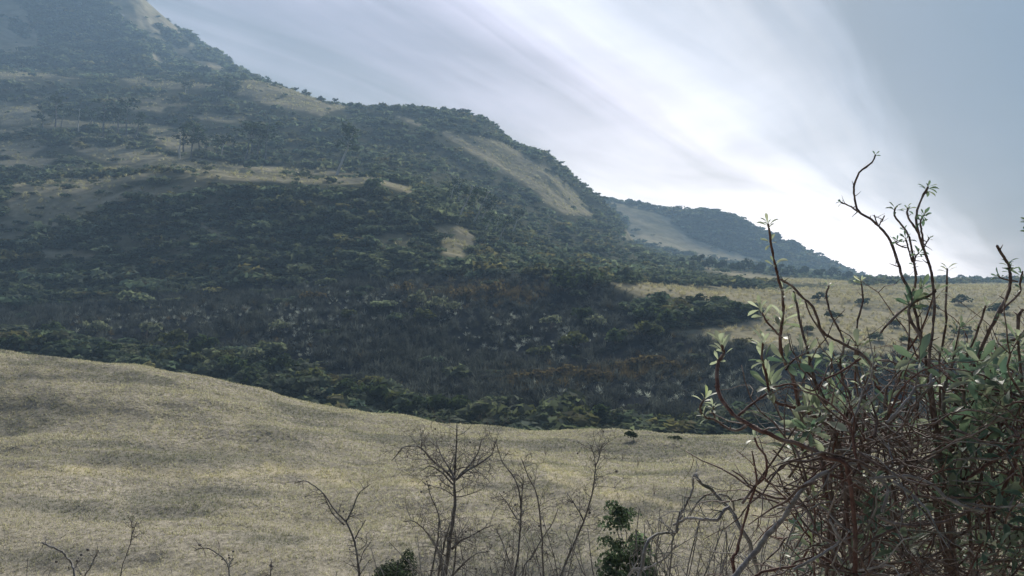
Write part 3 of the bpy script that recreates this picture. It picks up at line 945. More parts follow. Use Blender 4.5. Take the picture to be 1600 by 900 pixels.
# ------------------------------------------------------------------ the big shrubs at the right edge, close to the viewer
def big_shrub(name, label, cat, base_xy, stems, Y, seed, rosettes, tangle, leafy, group=None):
    rnd = random.Random(seed)
    bx_, by_ = base_xy
    base = Vector((bx_, by_, bankpt(bx_, by_)))
    root = empty(name, base)
    tag(root, label, cat, group)
    leaves = []
    for st in stems:
        path = trace(st['p'], Y + st.get('dy', 0), rnd)
        r0, r1_ = st['w'][0] / F * Y * .36, st['w'][1] / F * Y * .34
        tip_ax = (path[0] - path[1]).normalized()
        tip = path[0].copy()
        if st.get('root'):
            path = to_root(path, base + Vector((rnd.uniform(-.15, .15), rnd.uniform(-.12, .12), -.05)), rnd)
        path = knotty(smooth_path(path, 4), r0, rnd, .22)
        n = len(path)
        rad = [(r0 + (r1_ - r0) * (i / (n - 1)) ** .8) * (1 + .16 * rnd.gauss(0, 1) * (rnd.random() < .35)) for i in range(n)]
        mb = MB(); mb.tube(path[::-1], rad[::-1], 7)
        # leaf scars and short spurs
        for _ in range(st.get('spurs', 3)):
            i = rnd.randrange(1, max(2, int(n * .8)))
            twig(mb, path[i], rvec(rnd) + Vector((0, 0, .5)), rnd.uniform(.01, .035), rad[i] * .6, rnd, 0, .3)
        mb.build('branch', st.get('m', M_BARK), root, base)
        k = st.get('leaf')
        if k:
            rosette(leaves, tip, tip_ax, k[0], 0.92 * k[1] / F * Y, rnd, cols=k[2] if len(k) > 2 else None, open_=k[3] if len(k) > 3 else (.35, 1.15))
        for fr, nl, sl in st.get('along', []):
            i = min(n - 2, int(fr * n))
            ax = (path[i] - path[i + 1]).normalized() + rvec(rnd) * .5
            rosette(leaves, path[i], ax, nl + 1, 0.92 * sl / F * Y, rnd, (.5, 1.2), st.get('ac'))
    for px, row, n, size, dy, cols in rosettes:
        p = at(px, row, Y + dy)
        ax = Vector((rnd.gauss(0, .45), rnd.gauss(-.25, .4), 1)).normalized()
        rosette(leaves, p, ax, n, size / F * Y, rnd, (.3, 1.25), cols)
        mb = MB()
        q = p - ax * rnd.uniform(.08, .2) + Vector((rnd.gauss(0, .05), rnd.gauss(.05, .05), -.12))
        mb.tube(smooth_path([q, q.lerp(p, .5) + rvec(rnd) * .02, p], 3), [.0038, .0035, .0033, .003, .0028, .0026, .0025], 5)
        mb.build('shoot', rnd.choice([M_BARK, M_RED, M_BARK]), root, base)
    # interlaced twigs inside the shrub
    for mat, count, rr in tangle['sets']:
        mb = MB()
        for _ in range(count):
            px, row = tangle['pick'](rnd)
            p = at(px, row, Y + rnd.uniform(*tangle['dy']))
            d = Vector((rnd.gauss(-.1, 1), rnd.gauss(0, .7), rnd.gauss(.35, .6)))
            twig(mb, p, d, rnd.uniform(.14, .48), rnd.uniform(*rr), rnd, 1 if rnd.random() < .55 else 0, .85, rnd.uniform(0, 1.4), 2, 4)
        o = mb.build('twig_tangle', mat, root, base); o['kind'] = 'stuff'
    for _ in range(leafy['n']):
        px, row = leafy['pick'](rnd)
        p = at(px, row, Y + rnd.uniform(*leafy['dy']))
        ax = Vector((rnd.gauss(0, .6), rnd.gauss(-.2, .5), rnd.gauss(.8, .4)))
        rosette(leaves, p, ax, rnd.randint(5, 9), rnd.uniform(*leafy['size']) / F * Y, rnd, (.3, 1.35), leafy['cols'])
    attach_leaves(root, base, leaves)
    return root

SIL = [1, 3, 1, 0]      # silvery leaf colours
GRN = [0, 2, 4, 2, 1]
stems_left = [
    dict(p=[(1200, 350), (1206, 387), (1212, 419), (1222, 456), (1224, 480), (1222, 500), (1219, 533), (1223, 560), (1236, 582), (1243, 607), (1250, 640), (1272, 690), (1290, 760)], w=(5, 11), leaf=(8, 20, SIL), along=[(.05, 4, 20), (.12, 4, 22), (.2, 5, 26), (.33, 5, 34), (.37, 5, 38)], ac=SIL, root=1, m=M_RED, spurs=6),
    dict(p=[(1220, 436), (1237, 447), (1253, 463), (1270, 480), (1280, 507), (1290, 523), (1317, 537), (1345, 552), (1370, 580)], w=(5, 7), m=M_BARK),
    dict(p=[(1186, 480), (1192, 492), (1200, 505), (1212, 518), (1222, 528)], w=(3.5, 5), leaf=(6, 26, SIL), m=M_RED, along=[(.25, 3, 22)], ac=SIL),
    dict(p=[(1128, 540), (1130, 553), (1122, 567), (1120, 587), (1123, 613), (1137, 637), (1153, 653), (1173, 665), (1197, 677), (1223, 688), (1247, 694), (1290, 715), (1330, 760)], w=(7, 10), leaf=(8, 34, SIL, (.2, .8)), along=[(.06, 4, 24), (.12, 3, 18)], ac=SIL, root=1, m=M_RED, dy=-.1, spurs=8),
    dict(p=[(1102, 622), (1094, 637), (1100, 650), (1120, 658), (1133, 667), (1150, 673), (1167, 665)], w=(4.5, 6), leaf=(7, 24, [5, 5, 3, 1]), m=M_BARK, dy=-.1, along=[(.35, 4, 16)], ac=SIL),
    dict(p=[(1114, 636), (1116, 648), (1118, 658)], w=(3, 4), leaf=(6, 17, SIL), m=M_BARK, dy=-.1),
    dict(p=[(1198, 615), (1173, 633), (1153, 650)], w=(4.5, 6), m=M_RED, dy=-.1),
    dict(p=[(1192, 536), (1190, 557), (1193, 570), (1198, 590), (1202, 610), (1210, 627), (1230, 634), (1254, 641), (1285, 660), (1310, 700)], w=(5, 9), leaf=(9, 28, SIL, (.15, .8)), along=[(.12, 6, 34), (.3, 8, 40), (.34, 4, 30)], ac=[0, 1, 2, 1], root=1, m=M_RED),
    dict(p=[(1295, 446), (1291, 463), (1298, 490), (1308, 510), (1317, 530), (1318, 547), (1313, 565), (1318, 600), (1330, 660)], w=(4, 7), leaf=(4, 14, SIL), along=[(.4, 4, 14), (.55, 4, 16)], ac=SIL, m=M_BARK, root=1, dy=.2),
    dict(p=[(1258, 552), (1243, 560), (1233, 570), (1228, 578)], w=(3, 5), leaf=(6, 34, [3, 1, 5]), m=M_RED),
    dict(p=[(1240, 455), (1246, 482), (1252, 512), (1262, 548), (1268, 575), (1280, 620), (1300, 680)], w=(5, 8), m=M_BARK, along=[(.1, 4, 20), (.3, 3, 18)], ac=SIL, dy=.15, root=1),
    dict(p=[(1345, 440), (1348, 470), (1340, 500), (1338, 530), (1336, 560), (1344, 600), (1350, 650)], w=(4, 7), m=M_BARK, along=[(.02, 5, 20), (.3, 4, 18), (.55, 4, 18)], ac=SIL, dy=.3, root=1),
    dict(p=[(1258, 470), (1266, 492), (1290, 530), (1305, 560), (1320, 590)], w=(3.5, 5), m=M_BARK, dy=.25),
    # grey dead limb crossing low at the left of the tangle
    dict(p=[(1300, 736), (1284, 741), (1261, 756), (1243, 779), (1223, 810), (1200, 836), (1176, 866), (1150, 897), (1128, 925)], w=(8, 13), m=M_GREY, dy=-.15, spurs=5),
    dict(p=[(1455, 585), (1452, 600), (1432, 604), (1420, 622), (1408, 636), (1392, 655), (1385, 660)], w=(5, 7), m=M_GREY, dy=-.15, spurs=2),
    # red stem with curled tips
    dict(p=[(1179, 684), (1186, 700), (1197, 715), (1196, 744), (1182, 758), (1173, 781), (1162, 819), (1152, 860), (1150, 905)], w=(4, 8), m=M_RED, dy=-.05, leaf=(6, 22, SIL), root=1, spurs=5),
    dict(p=[(1175, 705), (1181, 738), (1182, 758)], w=(3, 5), m=M_RED, dy=-.05),
    dict(p=[(1144, 735), (1160, 746), (1170, 757), (1181, 760)], w=(3, 4.5), m=M_BARK, dy=-.05),
    dict(p=[(1208, 703), (1226, 720), (1250, 730), (1290, 733)], w=(3, 5), m=M_BARK, dy=-.05),
    dict(p=[(1232, 720), (1222, 732), (1208, 740), (1196, 752)], w=(3, 4.5), m=M_BARK, dy=-.05),
    dict(p=[(1250, 748), (1225, 760), (1205, 756), (1192, 745)], w=(3, 5), m=M_BARK, dy=0),
    dict(p=[(1246, 640), (1262, 665), (1270, 690), (1284, 720), (1292, 750), (1300, 800)], w=(9, 14), m=M_BARK, root=1, dy=.05),
    dict(p=[(1208, 605), (1240, 600), (1270, 610), (1290, 592), (1312, 582), (1345, 560)], w=(3.5, 5), m=M_RED, dy=-.05, along=[(.4, 4, 18)], ac=SIL),
    dict(p=[(1300, 880), (1280, 870), (1262, 878), (1240, 885), (1200, 892), (1180, 900)], w=(5, 6), m=M_RED, dy=-.2),
    dict(p=[(1297, 812), (1305, 830), (1312, 846), (1290, 862), (1268, 875), (1240, 890)], w=(5, 6), m=M_GREY, dy=-.25),
    dict(p=[(1300, 720), (1318, 722), (1345, 728), (1368, 746), (1384, 758), (1386, 775), (1378, 800)], w=(6, 7), m=M_GREY, dy=-.2),
    dict(p=[(1360, 748), (1388, 746), (1420, 744), (1440, 750), (1462, 762), (1478, 778), (1510, 792), (1535, 798)], w=(6, 8), m=M_GREY, dy=-.22, spurs=4),
    dict(p=[(1370, 806), (1390, 816), (1420, 821), (1452, 819), (1480, 815), (1510, 800)], w=(6, 7), m=M_BARK, dy=-.25),
]
def pick_left(r):
    px = r.triangular(1205, 1470, 1345); lim = 655 + max(0, 1275 - px) * 1.9
    return px, r.uniform(lim, 985)
def pick_leaf_left(r):
    return r.triangular(1215, 1470, 1340), r.uniform(560, 930)
shrub_a = big_shrub('leafy_shrub', 'tangled brown stemmed shrub with sparse silvery leaf tufts, left of the leafy one', 'shrub', (1.08, 2.75), stems_left, 2.5, 101,
    [(1238, 700, 8, 42, -.05, [4, 2, 0]), (1262, 640, 8, 44, -.05, SIL), (1282, 645, 8, 50, -.05, [0, 1, 1]), (1262, 668, 7, 46, -.05, [1, 0]),
     (1272, 775, 8, 32, -.1, [5, 0, 5]), (1270, 855, 6, 26, -.1, [5, 0]), (1300, 560, 7, 24, .1, SIL), (1340, 540, 7, 30, .1, [1, 5, 3]),
     (1360, 575, 7, 36, .05, [0, 1]), (1320, 640, 7, 34, 0, SIL), (1362, 645, 8, 30, .05, [0, 1]), (1368, 772, 7, 32, -.1, [4, 2, 0]), (1362, 808, 7, 32, -.1, [2, 4])],
    dict(sets=[(M_BARK, 430, (.002, .0052)), (M_GREY, 130, (.002, .0048)), (M_RED, 110, (.002, .005))], pick=pick_left, dy=(-.25, 1.1)),
    dict(n=75, pick=pick_leaf_left, dy=(-.15, .8), size=(22, 38), cols=[0, 2, 4, 4, 1]))

stems_right = [
    dict(p=[(1368, 242), (1362, 254), (1343, 270), (1334, 292), (1336, 312), (1341, 330), (1360, 342), (1372, 353), (1388, 370), (1400, 400), (1410, 433), (1420, 452), (1428, 480), (1437, 518), (1446, 560), (1456, 640)], w=(3.5, 8), leaf=(4, 9, [0, 4]), root=1, spurs=9),
    dict(p=[(1314, 316), (1326, 321), (1341, 331)], w=(3.5, 4), leaf=(5, 11, [0, 4])),
    dict(p=[(1366, 336), (1369, 345), (1372, 354)], w=(2.5, 3)),
    dict(p=[(1382, 337), (1378, 345), (1373, 353)], w=(2.8, 3)),
    dict(p=[(1450, 292), (1437, 317), (1431, 340), (1435, 363), (1442, 387), (1452, 413), (1456, 433), (1460, 473), (1458, 510), (1452, 560), (1460, 640)], w=(4.5, 8), leaf=(9, 20, [2, 4, 0], (.7, 1.35)), root=1, spurs=8),
    dict(p=[(1399, 325), (1398, 337), (1413, 357), (1422, 377), (1427, 407), (1431, 433), (1428, 452), (1418, 470)], w=(4, 6), leaf=(8, 17, [2, 4, 0], (.6, 1.35)), along=[(.28, 4, 12), (.62, 3, 10)], ac=[2, 4], dy=.1),
    dict(p=[(1418, 325), (1418, 337), (1428, 353), (1437, 367)], w=(4, 5), leaf=(7, 14, [2, 4, 0], (.6, 1.3))),
    dict(p=[(1444, 336), (1438, 348), (1441, 367), (1443, 383)], w=(4, 5), leaf=(10, 15, [2, 4], (.3, 1.4)), along=[(.3, 5, 12)], ac=[4, 2]),
    dict(p=[(1402, 376), (1400, 380), (1408, 385), (1416, 387)], w=(3, 3.5), leaf=(5, 13, [2, 4])),
    dict(p=[(1415, 372), (1418, 382), (1421, 395), (1426, 410)], w=(3.5, 4), leaf=(9, 16, [2, 4, 0], (.5, 1.4))),
    dict(p=[(1452, 372), (1447, 380), (1443, 388)], w=(3, 3.5), leaf=(5, 12, [2, 0])),
    dict(p=[(1436, 395), (1430, 402), (1430, 418), (1433, 430)], w=(3, 4), leaf=(8, 14, [2, 4], (.4, 1.4))),
    dict(p=[(1558, 384), (1566, 398), (1575, 413), (1578, 427), (1577, 453), (1563, 483), (1548, 513), (1532, 548), (1516, 590), (1505, 650)], w=(6, 9), along=[(.18, 6, 16), (.24, 5, 16), (.45, 4, 16), (.6, 4, 18)], ac=[2, 4, 0], root=1, spurs=8),
    dict(p=[(1598, 424), (1594, 440), (1593, 458), (1570, 480), (1556, 500)], w=(4, 6), along=[(.1, 5, 18), (.4, 4, 16)], ac=[2, 4]),
    dict(p=[(1560, 432), (1572, 437), (1590, 440)], w=(3, 4), leaf=(6, 16, [2, 4])),
    dict(p=[(1606, 346), (1612, 370), (1616, 420), (1610, 480), (1590, 530)], w=(4, 8), leaf=(9, 15, [2, 4], (.6, 1.4)), along=[(.12, 8, 15), (.2, 7, 15)], ac=[4, 2], root=1),
    dict(p=[(1440, 450), (1428, 470), (1420, 490), (1434, 520), (1446, 548)], w=(6, 8), leaf=(8, 24, [4, 2, 0]), along=[(.3, 7, 30)], ac=[2, 4, 0]),
    dict(p=[(1480, 420), (1478, 470), (1478, 505), (1472, 545), (1468, 600)], w=(4, 7), leaf=(6, 18, SIL), along=[(.3, 4, 16)], ac=SIL, root=1),
    dict(p=[(1540, 478), (1530, 510), (1518, 540), (1510, 560), (1500, 600)], w=(4.5, 7), leaf=(6, 16, SIL), along=[(.3, 3, 12)], ac=SIL),
    dict(p=[(1612, 520), (1580, 532), (1572, 548), (1550, 555), (1525, 562), (1510, 580)], w=(6, 9), along=[(.3, 6, 24)], ac=[2, 0, 4]),
    dict(p=[(1372, 563), (1395, 566), (1425, 583), (1450, 588)], w=(4, 6), dy=-.05),
    dict(p=[(1376, 520), (1393, 500), (1410, 485), (1425, 474), (1450, 462), (1462, 455)], w=(5, 6), along=[(.7, 4, 20)], ac=SIL),
    dict(p=[(1600, 620), (1560, 668), (1530, 690), (1500, 700), (1465, 712), (1440, 725)], w=(6, 8), m=M_RED, dy=-.1),
    dict(p=[(1590, 690), (1560, 712), (1530, 735), (1505, 750)], w=(6, 8), m=M_RED, dy=-.1),
    dict(p=[(1604, 645), (1592, 690), (1584, 730), (1560, 780), (1552, 800)], w=(6, 8), m=M_RED, dy=-.12),
    dict(p=[(1495, 708), (1460, 722), (1430, 722), (1400, 735)], w=(6, 7), m=M_GREY, dy=-.1),
    dict(p=[(1498, 590), (1492, 640), (1488, 690), (1470, 740), (1462, 800)], w=(10, 16), m=M_BARK, root=1, dy=.05),
    dict(p=[(1478, 596), (1474, 630), (1480, 680), (1482, 720)], w=(8, 12), m=M_LICHEN, root=1, dy=.02),
]
def pick_right(r):
    px = r.triangular(1400, 1720, 1570); return px, r.uniform(590, 985)
def pick_leaf_right(r):
    px = r.triangular(1395, 1660, 1560)
    return px, r.uniform(545 + max(0, 1460 - px) * .6, 800) if r.random() < .8 else r.uniform(780, 930)
shrub_b = big_shrub('leafy_shrub', 'dense leafy shrub at the right edge with tall bare stems against the sky', 'shrub', (1.75, 2.85), stems_right, 2.6, 202,
    [(1505, 690, 10, 50, -.12, [4, 2, 4]), (1475, 770, 8, 46, -.12, [4, 0, 2]), (1485, 790, 7, 44, -.12, [4, 2]), (1420, 470, 8, 28, 0, [4, 2]), (1462, 452, 6, 24, 0, SIL),
     (1500, 510, 8, 26, 0, [0, 2]), (1440, 600, 9, 36, 0, [5, 0, 2]), (1525, 620, 8, 34, -.05, SIL), (1570, 610, 8, 34, -.05, SIL), (1590, 770, 8, 40, -.1, [5, 5, 0]),
     (1530, 650, 8, 36, -.1, [0, 4]), (1580, 660, 8, 36, -.1, [1, 0]), (1590, 530, 8, 34, 0, [0, 1]), (1560, 560, 8, 34, 0, [0, 1])],
    dict(sets=[(M_BARK, 350, (.002, .0052)), (M_GREY, 100, (.002, .0048)), (M_RED, 150, (.002, .005))], pick=pick_right, dy=(-.2, 1.1)),
    dict(n=210, pick=pick_leaf_right, dy=(-.2, .8), size=(24, 42), cols=[0, 2, 4, 4, 1, 2]))

# ------------------------------------------------------------------ bare plants standing on the bank
def bare_tree(name, label, cat, limbs, Y, seed, mat, fork=3, tw=(.10, .30), per=7, depth=2, group=None, hips=0, hook=.5):
    """limbs: surveyed main stems (tip first); each carries its own crooked twigs"""
    rnd = random.Random(seed)
    lowest = max((l['p'][-1] for l in limbs if l.get('root')), key=lambda q: q[1])
    b0 = at(lowest[0], lowest[1], Y)
    base = Vector((b0.x, Y, bankpt(b0.x, Y)))
    root = empty(name, base); tag(root, label, cat, group)
    tips = []
    fine = MB()
    for l in limbs:
        path = trace(l['p'], Y + l.get('dy', 0), rnd, .12)
        if l.get('root'): path = to_root(path, base + Vector((rnd.uniform(-.1, .1), rnd.uniform(-.1, .1), -.08)), rnd, 3)
        r0, r1_ = l['w'][0] / F * Y * .28, l['w'][1] / F * Y * .34
        ln = len(l['p'])
        path = knotty(smooth_path(path, 4), r0, rnd, .35); n = len(path)
        rad = [(r0 + (r1_ - r0) * (i / (n - 1))) * (1 + .12 * rnd.gauss(0, 1) * (rnd.random() < .4)) for i in range(n)]
        mb = MB(); mb.tube(path[::-1], rad[::-1], 6)
        mb.build('trunk' if l.get('trunk') else 'branch', l.get('m', mat), root, base)
        vis = (ln - 1) * 4
        for _ in range(int(2.4 * l.get('n', per))):
            i = rnd.randrange(1, max(2, min(vis, n - 1)))
            ax = (path[i - 1] - path[i]).normalized()
            out = rvec(rnd); out = (out - ax * out.dot(ax)).normalized()
            d = ax * rnd.uniform(.2, .8) + out
            twig(fine, path[i], d, rnd.uniform(*tw), max(.0024, min(rad[i] * .45, .006)), rnd, depth, .55, hook, fork, 4, tips)
    o = fine.build('twigs', mat, root, base); o['kind'] = 'stuff'
    if hips:
        mb = MB()
        for p, d in rnd.sample(tips, min(hips, len(tips))):
            s = rnd.uniform(.005, .010)
            mb.tube([p - d * s, p - d * s * .4, p + d * s * .5, p + d * s], [s * .3, s, s * .9, s * .25], 6)
        o = mb.build('seed_heads', M_THORN, root, base); o['kind'] = 'stuff'
    return root

bare_tree('thorn_tree', 'bare grey thorn tree with a straight stem and spreading top, tallest in the bottom middle', 'tree', [
    dict(p=[(714, 663), (713, 698), (711, 727), (710, 756), (711, 784), (708, 813), (703, 842), (700, 871), (695, 897), (690, 940)], w=(3, 15), root=1, trunk=1, n=12),
    dict(p=[(612, 720), (629, 700), (645, 697), (658, 700), (675, 718), (695, 735), (710, 752)], w=(2.5, 6), n=9),
    dict(p=[(660, 735), (672, 728), (690, 738), (708, 757)], w=(2.5, 5), n=6),
    dict(p=[(776, 686), (768, 709), (750, 724), (730, 735), (712, 750)], w=(2.5, 6), n=9),
    dict(p=[(752, 690), (748, 705), (738, 722), (716, 745)], w=(2.2, 5), n=6),
    dict(p=[(682, 692), (690, 712), (702, 732), (710, 748)], w=(2.2, 5), n=5),
    dict(p=[(668, 755), (673, 775), (684, 800), (686, 822), (683, 850), (676, 885), (672, 930)], w=(2.5, 6), n=9, root=1),
    dict(p=[(630, 815), (648, 815), (665, 830), (680, 850), (690, 880), (694, 920)], w=(2.5, 6), n=8),
    dict(p=[(770, 820), (752, 828), (735, 838), (720, 845), (706, 858)], w=(2.5, 6), n=8),
    dict(p=[(765, 862), (745, 865), (725, 880), (705, 900)], w=(2.5, 5), n=6),
    dict(p=[(704, 815), (694, 850), (686, 890), (684, 930)], w=(4, 9), root=1, n=5),
    dict(p=[(712, 830), (712, 860), (708, 900), (700, 935)], w=(4, 8), root=1, n=5),
], 6.6, 301, M_THORN, per=7, depth=2, hips=26)
bare_tree('thorn_sapling', 'bare upright thorn sapling with two stems, just right of the tall thorn tree', 'sapling', [
    dict(p=[(775, 690), (785, 722), (804, 747), (812, 775), (814, 800), (813, 826), (810, 860), (804, 900), (800, 930)], w=(2.5, 7), root=1, trunk=1, n=12),
    dict(p=[(818, 745), (816, 770), (814, 800), (813, 830)], w=(2.2, 5), n=6),
    dict(p=[(814, 715), (826, 745), (838, 770), (843, 800), (847, 840), (848, 870), (848, 925)], w=(2.5, 6), root=1, n=10),
    dict(p=[(872, 795), (862, 820), (845, 845), (832, 870), (816, 900)], w=(2.2, 5), root=1, n=5),
    dict(p=[(780, 770), (795, 790), (808, 812)], w=(2.2, 4), n=5),
    dict(p=[(776, 828), (786, 850), (795, 875), (804, 900)], w=(2.2, 5), n=5),
], 6.2, 302, M_THORN, per=6, depth=2, tw=(.06, .2), hips=10)
bare_tree('bare_sapling', 'dark leaning bare sapling left of the mossy arched branch', 'sapling', [
    dict(p=[(922, 695), (930, 720), (929, 745), (927, 765), (920, 790), (912, 815), (900, 842), (888, 870), (876, 900), (866, 930)], w=(2.5, 7.5), root=1, trunk=1, n=14),
    dict(p=[(940, 695), (936, 715), (930, 730)], w=(2, 3.5), n=4),
    dict(p=[(886, 770), (896, 785), (908, 805), (912, 815)], w=(2, 4), n=5),
], 5.6, 303, M_THORN, per=6, depth=2, tw=(.05, .2), hips=6, hook=.3)
bare_tree('bare_sapling', 'forked bare sapling alone on the grass left of the tall thorn tree', 'sapling', [
    dict(p=[(460, 755), (478, 752), (495, 762), (508, 775), (524, 798), (540, 815), (550, 835), (557, 860), (561, 895), (562, 925)], w=(2.5, 7), root=1, trunk=1, n=9),
    dict(p=[(578, 757), (560, 772), (550, 798), (541, 815)], w=(2.2, 5), n=5),
    dict(p=[(505, 770), (513, 790), (522, 805), (538, 820)], w=(2.2, 4.5), n=5),
    dict(p=[(572, 812), (562, 828), (555, 842)], w=(2, 3.5), n=3),
    dict(p=[(580, 847), (568, 862), (562, 880)], w=(2, 3.5), n=3),
], 7.0, 304, M_THORN, per=5, depth=1, tw=(.05, .18), hips=5, hook=.3)
bare_tree('bare_sapling', 'stubby bent twig with knobbly tip at the bottom left corner', 'sapling', [
    dict(p=[(66, 848), (75, 852), (92, 860), (104, 870), (112, 882), (117, 900), (118, 930)], w=(5, 6), root=1, trunk=1, n=6),
    dict(p=[(154, 860), (148, 872), (142, 885), (132, 900), (122, 925)], w=(4, 5), root=1, n=5),
    dict(p=[(124, 870), (120, 880), (117, 890)], w=(2.5, 4), n=3),
], 5.2, 305, M_LICHEN, depth=1, tw=(.03, .09), hips=8)
bare_tree('bare_sapling', 'small arched twig at the bottom edge, between the corner twig and forked sapling', 'sapling', [
    dict(p=[(304, 860), (322, 856), (338, 864), (352, 876), (358, 892), (360, 930)], w=(2.5, 5.5), root=1, trunk=1, n=6),
    dict(p=[(364, 872), (360, 880), (357, 888)], w=(2, 3.5), n=3),
], 5.4, 306, M_THORN, depth=1, tw=(.03, .1), hips=5)
bare_tree('bare_sapling', 'short upright twig poking above the bottom edge left of the forked sapling', 'sapling', [
    dict(p=[(424, 876), (423, 890), (422, 910), (422, 935)], w=(2.5, 4), root=1, trunk=1, n=6),
], 5.6, 307, M_THORN, depth=1, tw=(.03, .07), hips=4)

bare_tree('bare_sapling', 'faint feathery twig on the grass above the corner twig at bottom left', 'sapling', [
    dict(p=[(200, 806), (206, 820), (205, 845), (198, 865), (190, 890), (186, 930)], w=(2, 3.5), root=1, trunk=1, n=9),
    dict(p=[(214, 815), (208, 830), (204, 848)], w=(2, 3), n=5),
], 8.5, 309, M_THORN, depth=1, tw=(.06, .16), hips=0)

# lichen covered dead branch arching left of the big shrubs
bare_tree('dead_branch', 'lichen covered dead branch arching over the grass left of the big shrubs', 'branch', [
    dict(p=[(1060, 812), (1072, 787), (1082, 767), (1083, 750), (1087, 741), (1092, 752), (1110, 764), (1121, 776), (1138, 792), (1148, 806), (1153, 819), (1171, 848), (1186, 900), (1190, 940)], w=(6, 12), root=1, trunk=1, n=5),
    dict(p=[(1078, 806), (1084, 794), (1100, 775), (1118, 773), (1133, 774), (1145, 784), (1146, 798)], w=(4, 6), n=3),
    dict(p=[(1052, 820), (1070, 812), (1082, 810), (1100, 811), (1121, 812), (1130, 800), (1140, 792)], w=(7, 8), n=3, m=M_GREY),
    dict(p=[(1066, 806), (1058, 824), (1056, 832), (1040, 833), (1023, 836), (1009, 854), (1003, 888), (1000, 930)], w=(7, 8), root=1, n=4),
    dict(p=[(1062, 800), (1056, 830), (1050, 850), (1046, 900), (1044, 930)], w=(4, 6), root=1, n=4),
    dict(p=[(1056, 852), (1040, 872), (1015, 886), (990, 890), (980, 905)], w=(5, 6), n=4, m=M_GREY),
], 3.4, 308, M_LICHEN, depth=1, tw=(.05, .16), hips=0)

# leafless brush along the bottom of the picture, between the saplings and the shrubs
def brush(name, label, spans, Y, seed, count, mat, hgt, depth=2):
    rnd = random.Random(seed)
    mb = MB()
    for _ in range(count):
        px = rnd.uniform(*spans); y = Y + rnd.uniform(-.6, .9)
        x = (px - 800) / F * y
        z0 = bankpt(x, y)
        top_row = rnd.uniform(*hgt)
        topz = ZC + (450 - top_row) / F * y
        ln = max(.4, topz - z0)
        d = Vector((rnd.gauss(0, .16), rnd.gauss(0, .16), 1))
        pts = [Vector((x, y, z0 - .05))]
        n = 9
        for i in range(n):
            d = (d + rvec(rnd) * .16).normalized()
            pts.append(pts[-1] + d * ln / n)
        rad = [.006 * (1 - .8 * i / n) + .0012 for i in range(n + 1)]
        mb.tube(pts, rad, 4)
        for _ in range(5):
            i = rnd.randint(n // 2, n - 1)
            ax = (pts[i] - pts[i - 1]).normalized()
            twig(mb, pts[i], ax * .9 + rvec(rnd) * .8, rnd.uniform(.1, .32), rad[i] * .7, rnd, depth - 1, .5, .3, 3, 3)
    tag(mb.build(name, mat), label, 'brush', kind='stuff')
brush('leafless_brush', 'fine leafless brush along the bottom between saplings and shrubs', (700, 1000), 5.6, 401, 110, M_THORN, (790, 905))
brush('leafless_brush', 'fine dark leafless brush below the dead branch', (985, 1235), 4.2, 402, 100, M_THORN, (775, 900))
brush('leafless_brush', 'low leafless brush at the bottom left', (-30, 640), 6.0, 403, 46, M_THORN, (872, 925))

# ------------------------------------------------------------------ small leafy bushes on the bank and pasture
def leafy_bush(name, label, cat, base, size, seed, col, n=420, lobes=7, tall=1.0, group=None, fine=.10, stemcol=M_THORN, lift=0.0, blobs=None):
    rng = np.random.default_rng(seed)
    root = empty(name, base); tag(root, label, cat, group)
    C0 = clump_crown(n, rng, lobes, 1.0, fine)
    ctr = C0.mean(1, keepdims=True)
    off = (C0 - ctr) * min(size)
    ctr = ctr * np.array([size[0], size[0], size[1] * .72]) + np.array([0, 0, lift])
    V = ctr + off
    if blobs:
        V = np.concatenate([clump_crown(n // len(blobs), rng, 6, 1.0, fine) * q[2] + np.array([q[0], rng.normal(0, .03), q[1]]) for q in blobs]); n = len(V)
    c = np.clip(np.array(col) * (1 + .3 * rng.normal(0, 1, (n, 1))), .005, .6)
    me = np_mesh('foliage', V.reshape(-1, 3), np.arange(3 * n).reshape(-1, 3), col=np.repeat(c, 3, 0))
    add_obj('foliage', me, M_SHRUB, root)
    mb = MB(); rnd = random.Random(seed)
    for _ in range(4):
        twig(mb, Vector((0, 0, -.05 * size[1])), Vector((rnd.gauss(0, .15), rnd.gauss(0, .15), 1)), lift + size[1] * rnd.uniform(.6, .95), size[0] * .035, rnd, 1, .3, 0, 2, 4)
    mb.build('stem', stemcol, root)
    return root
def bank_base(px, Y):
    x = (px - 800) / F * Y
    return Vector((x, Y, bankpt(x, Y)))
b = bank_base(622, 7.4)
leafy_bush('dark_bush', 'small dark green domed bush at the bottom edge left of the tall thorn tree', 'bush', b, (.20, .55), 501, (.06, .08, .06), 3600, 10, fine=.055, lift=at(622, 876, 7.4).z - b.z - .42)
b = bank_base(968, 5.0)
z0 = b.z; PX = 5.0 / F
leafy_bush('dark_bush', 'ragged dark green bush at the bottom, left of the dead branch', 'bush', b, (.12, .62), 502, (.085, .118, .085), 2800, 8, fine=.10, lift=at(968, 800, 5.0).z - b.z - .52,
           blobs=[((dx) * PX, at(968, rw, 5.0).z - z0 - .04, 1.5 * rr_ * PX) for dx, rw, rr_ in [(-2, 812, 17), (12, 806, 12), (4, 835, 20), (-8, 858, 16), (18, 868, 22), (-4, 890, 24), (28, 900, 26), (6, 925, 34)]])
for k, (px, row, w, h, lab) in enumerate([(990, 689, .36, .55, 'small dark pointed bush on the right part of the pasture crest'),
        (1055, 687, .42, .22, 'low flat dark bush on the pasture crest right of the pointed one')]):
    leafy_bush('small_bush', lab, 'bush', PAST.ground(px, row), (w, h), 520 + k, (.07, .085, .07) if px < 400 else (.04, .055, .035), 260, 6, 1.0, 'small bushes on the pasture', .16)
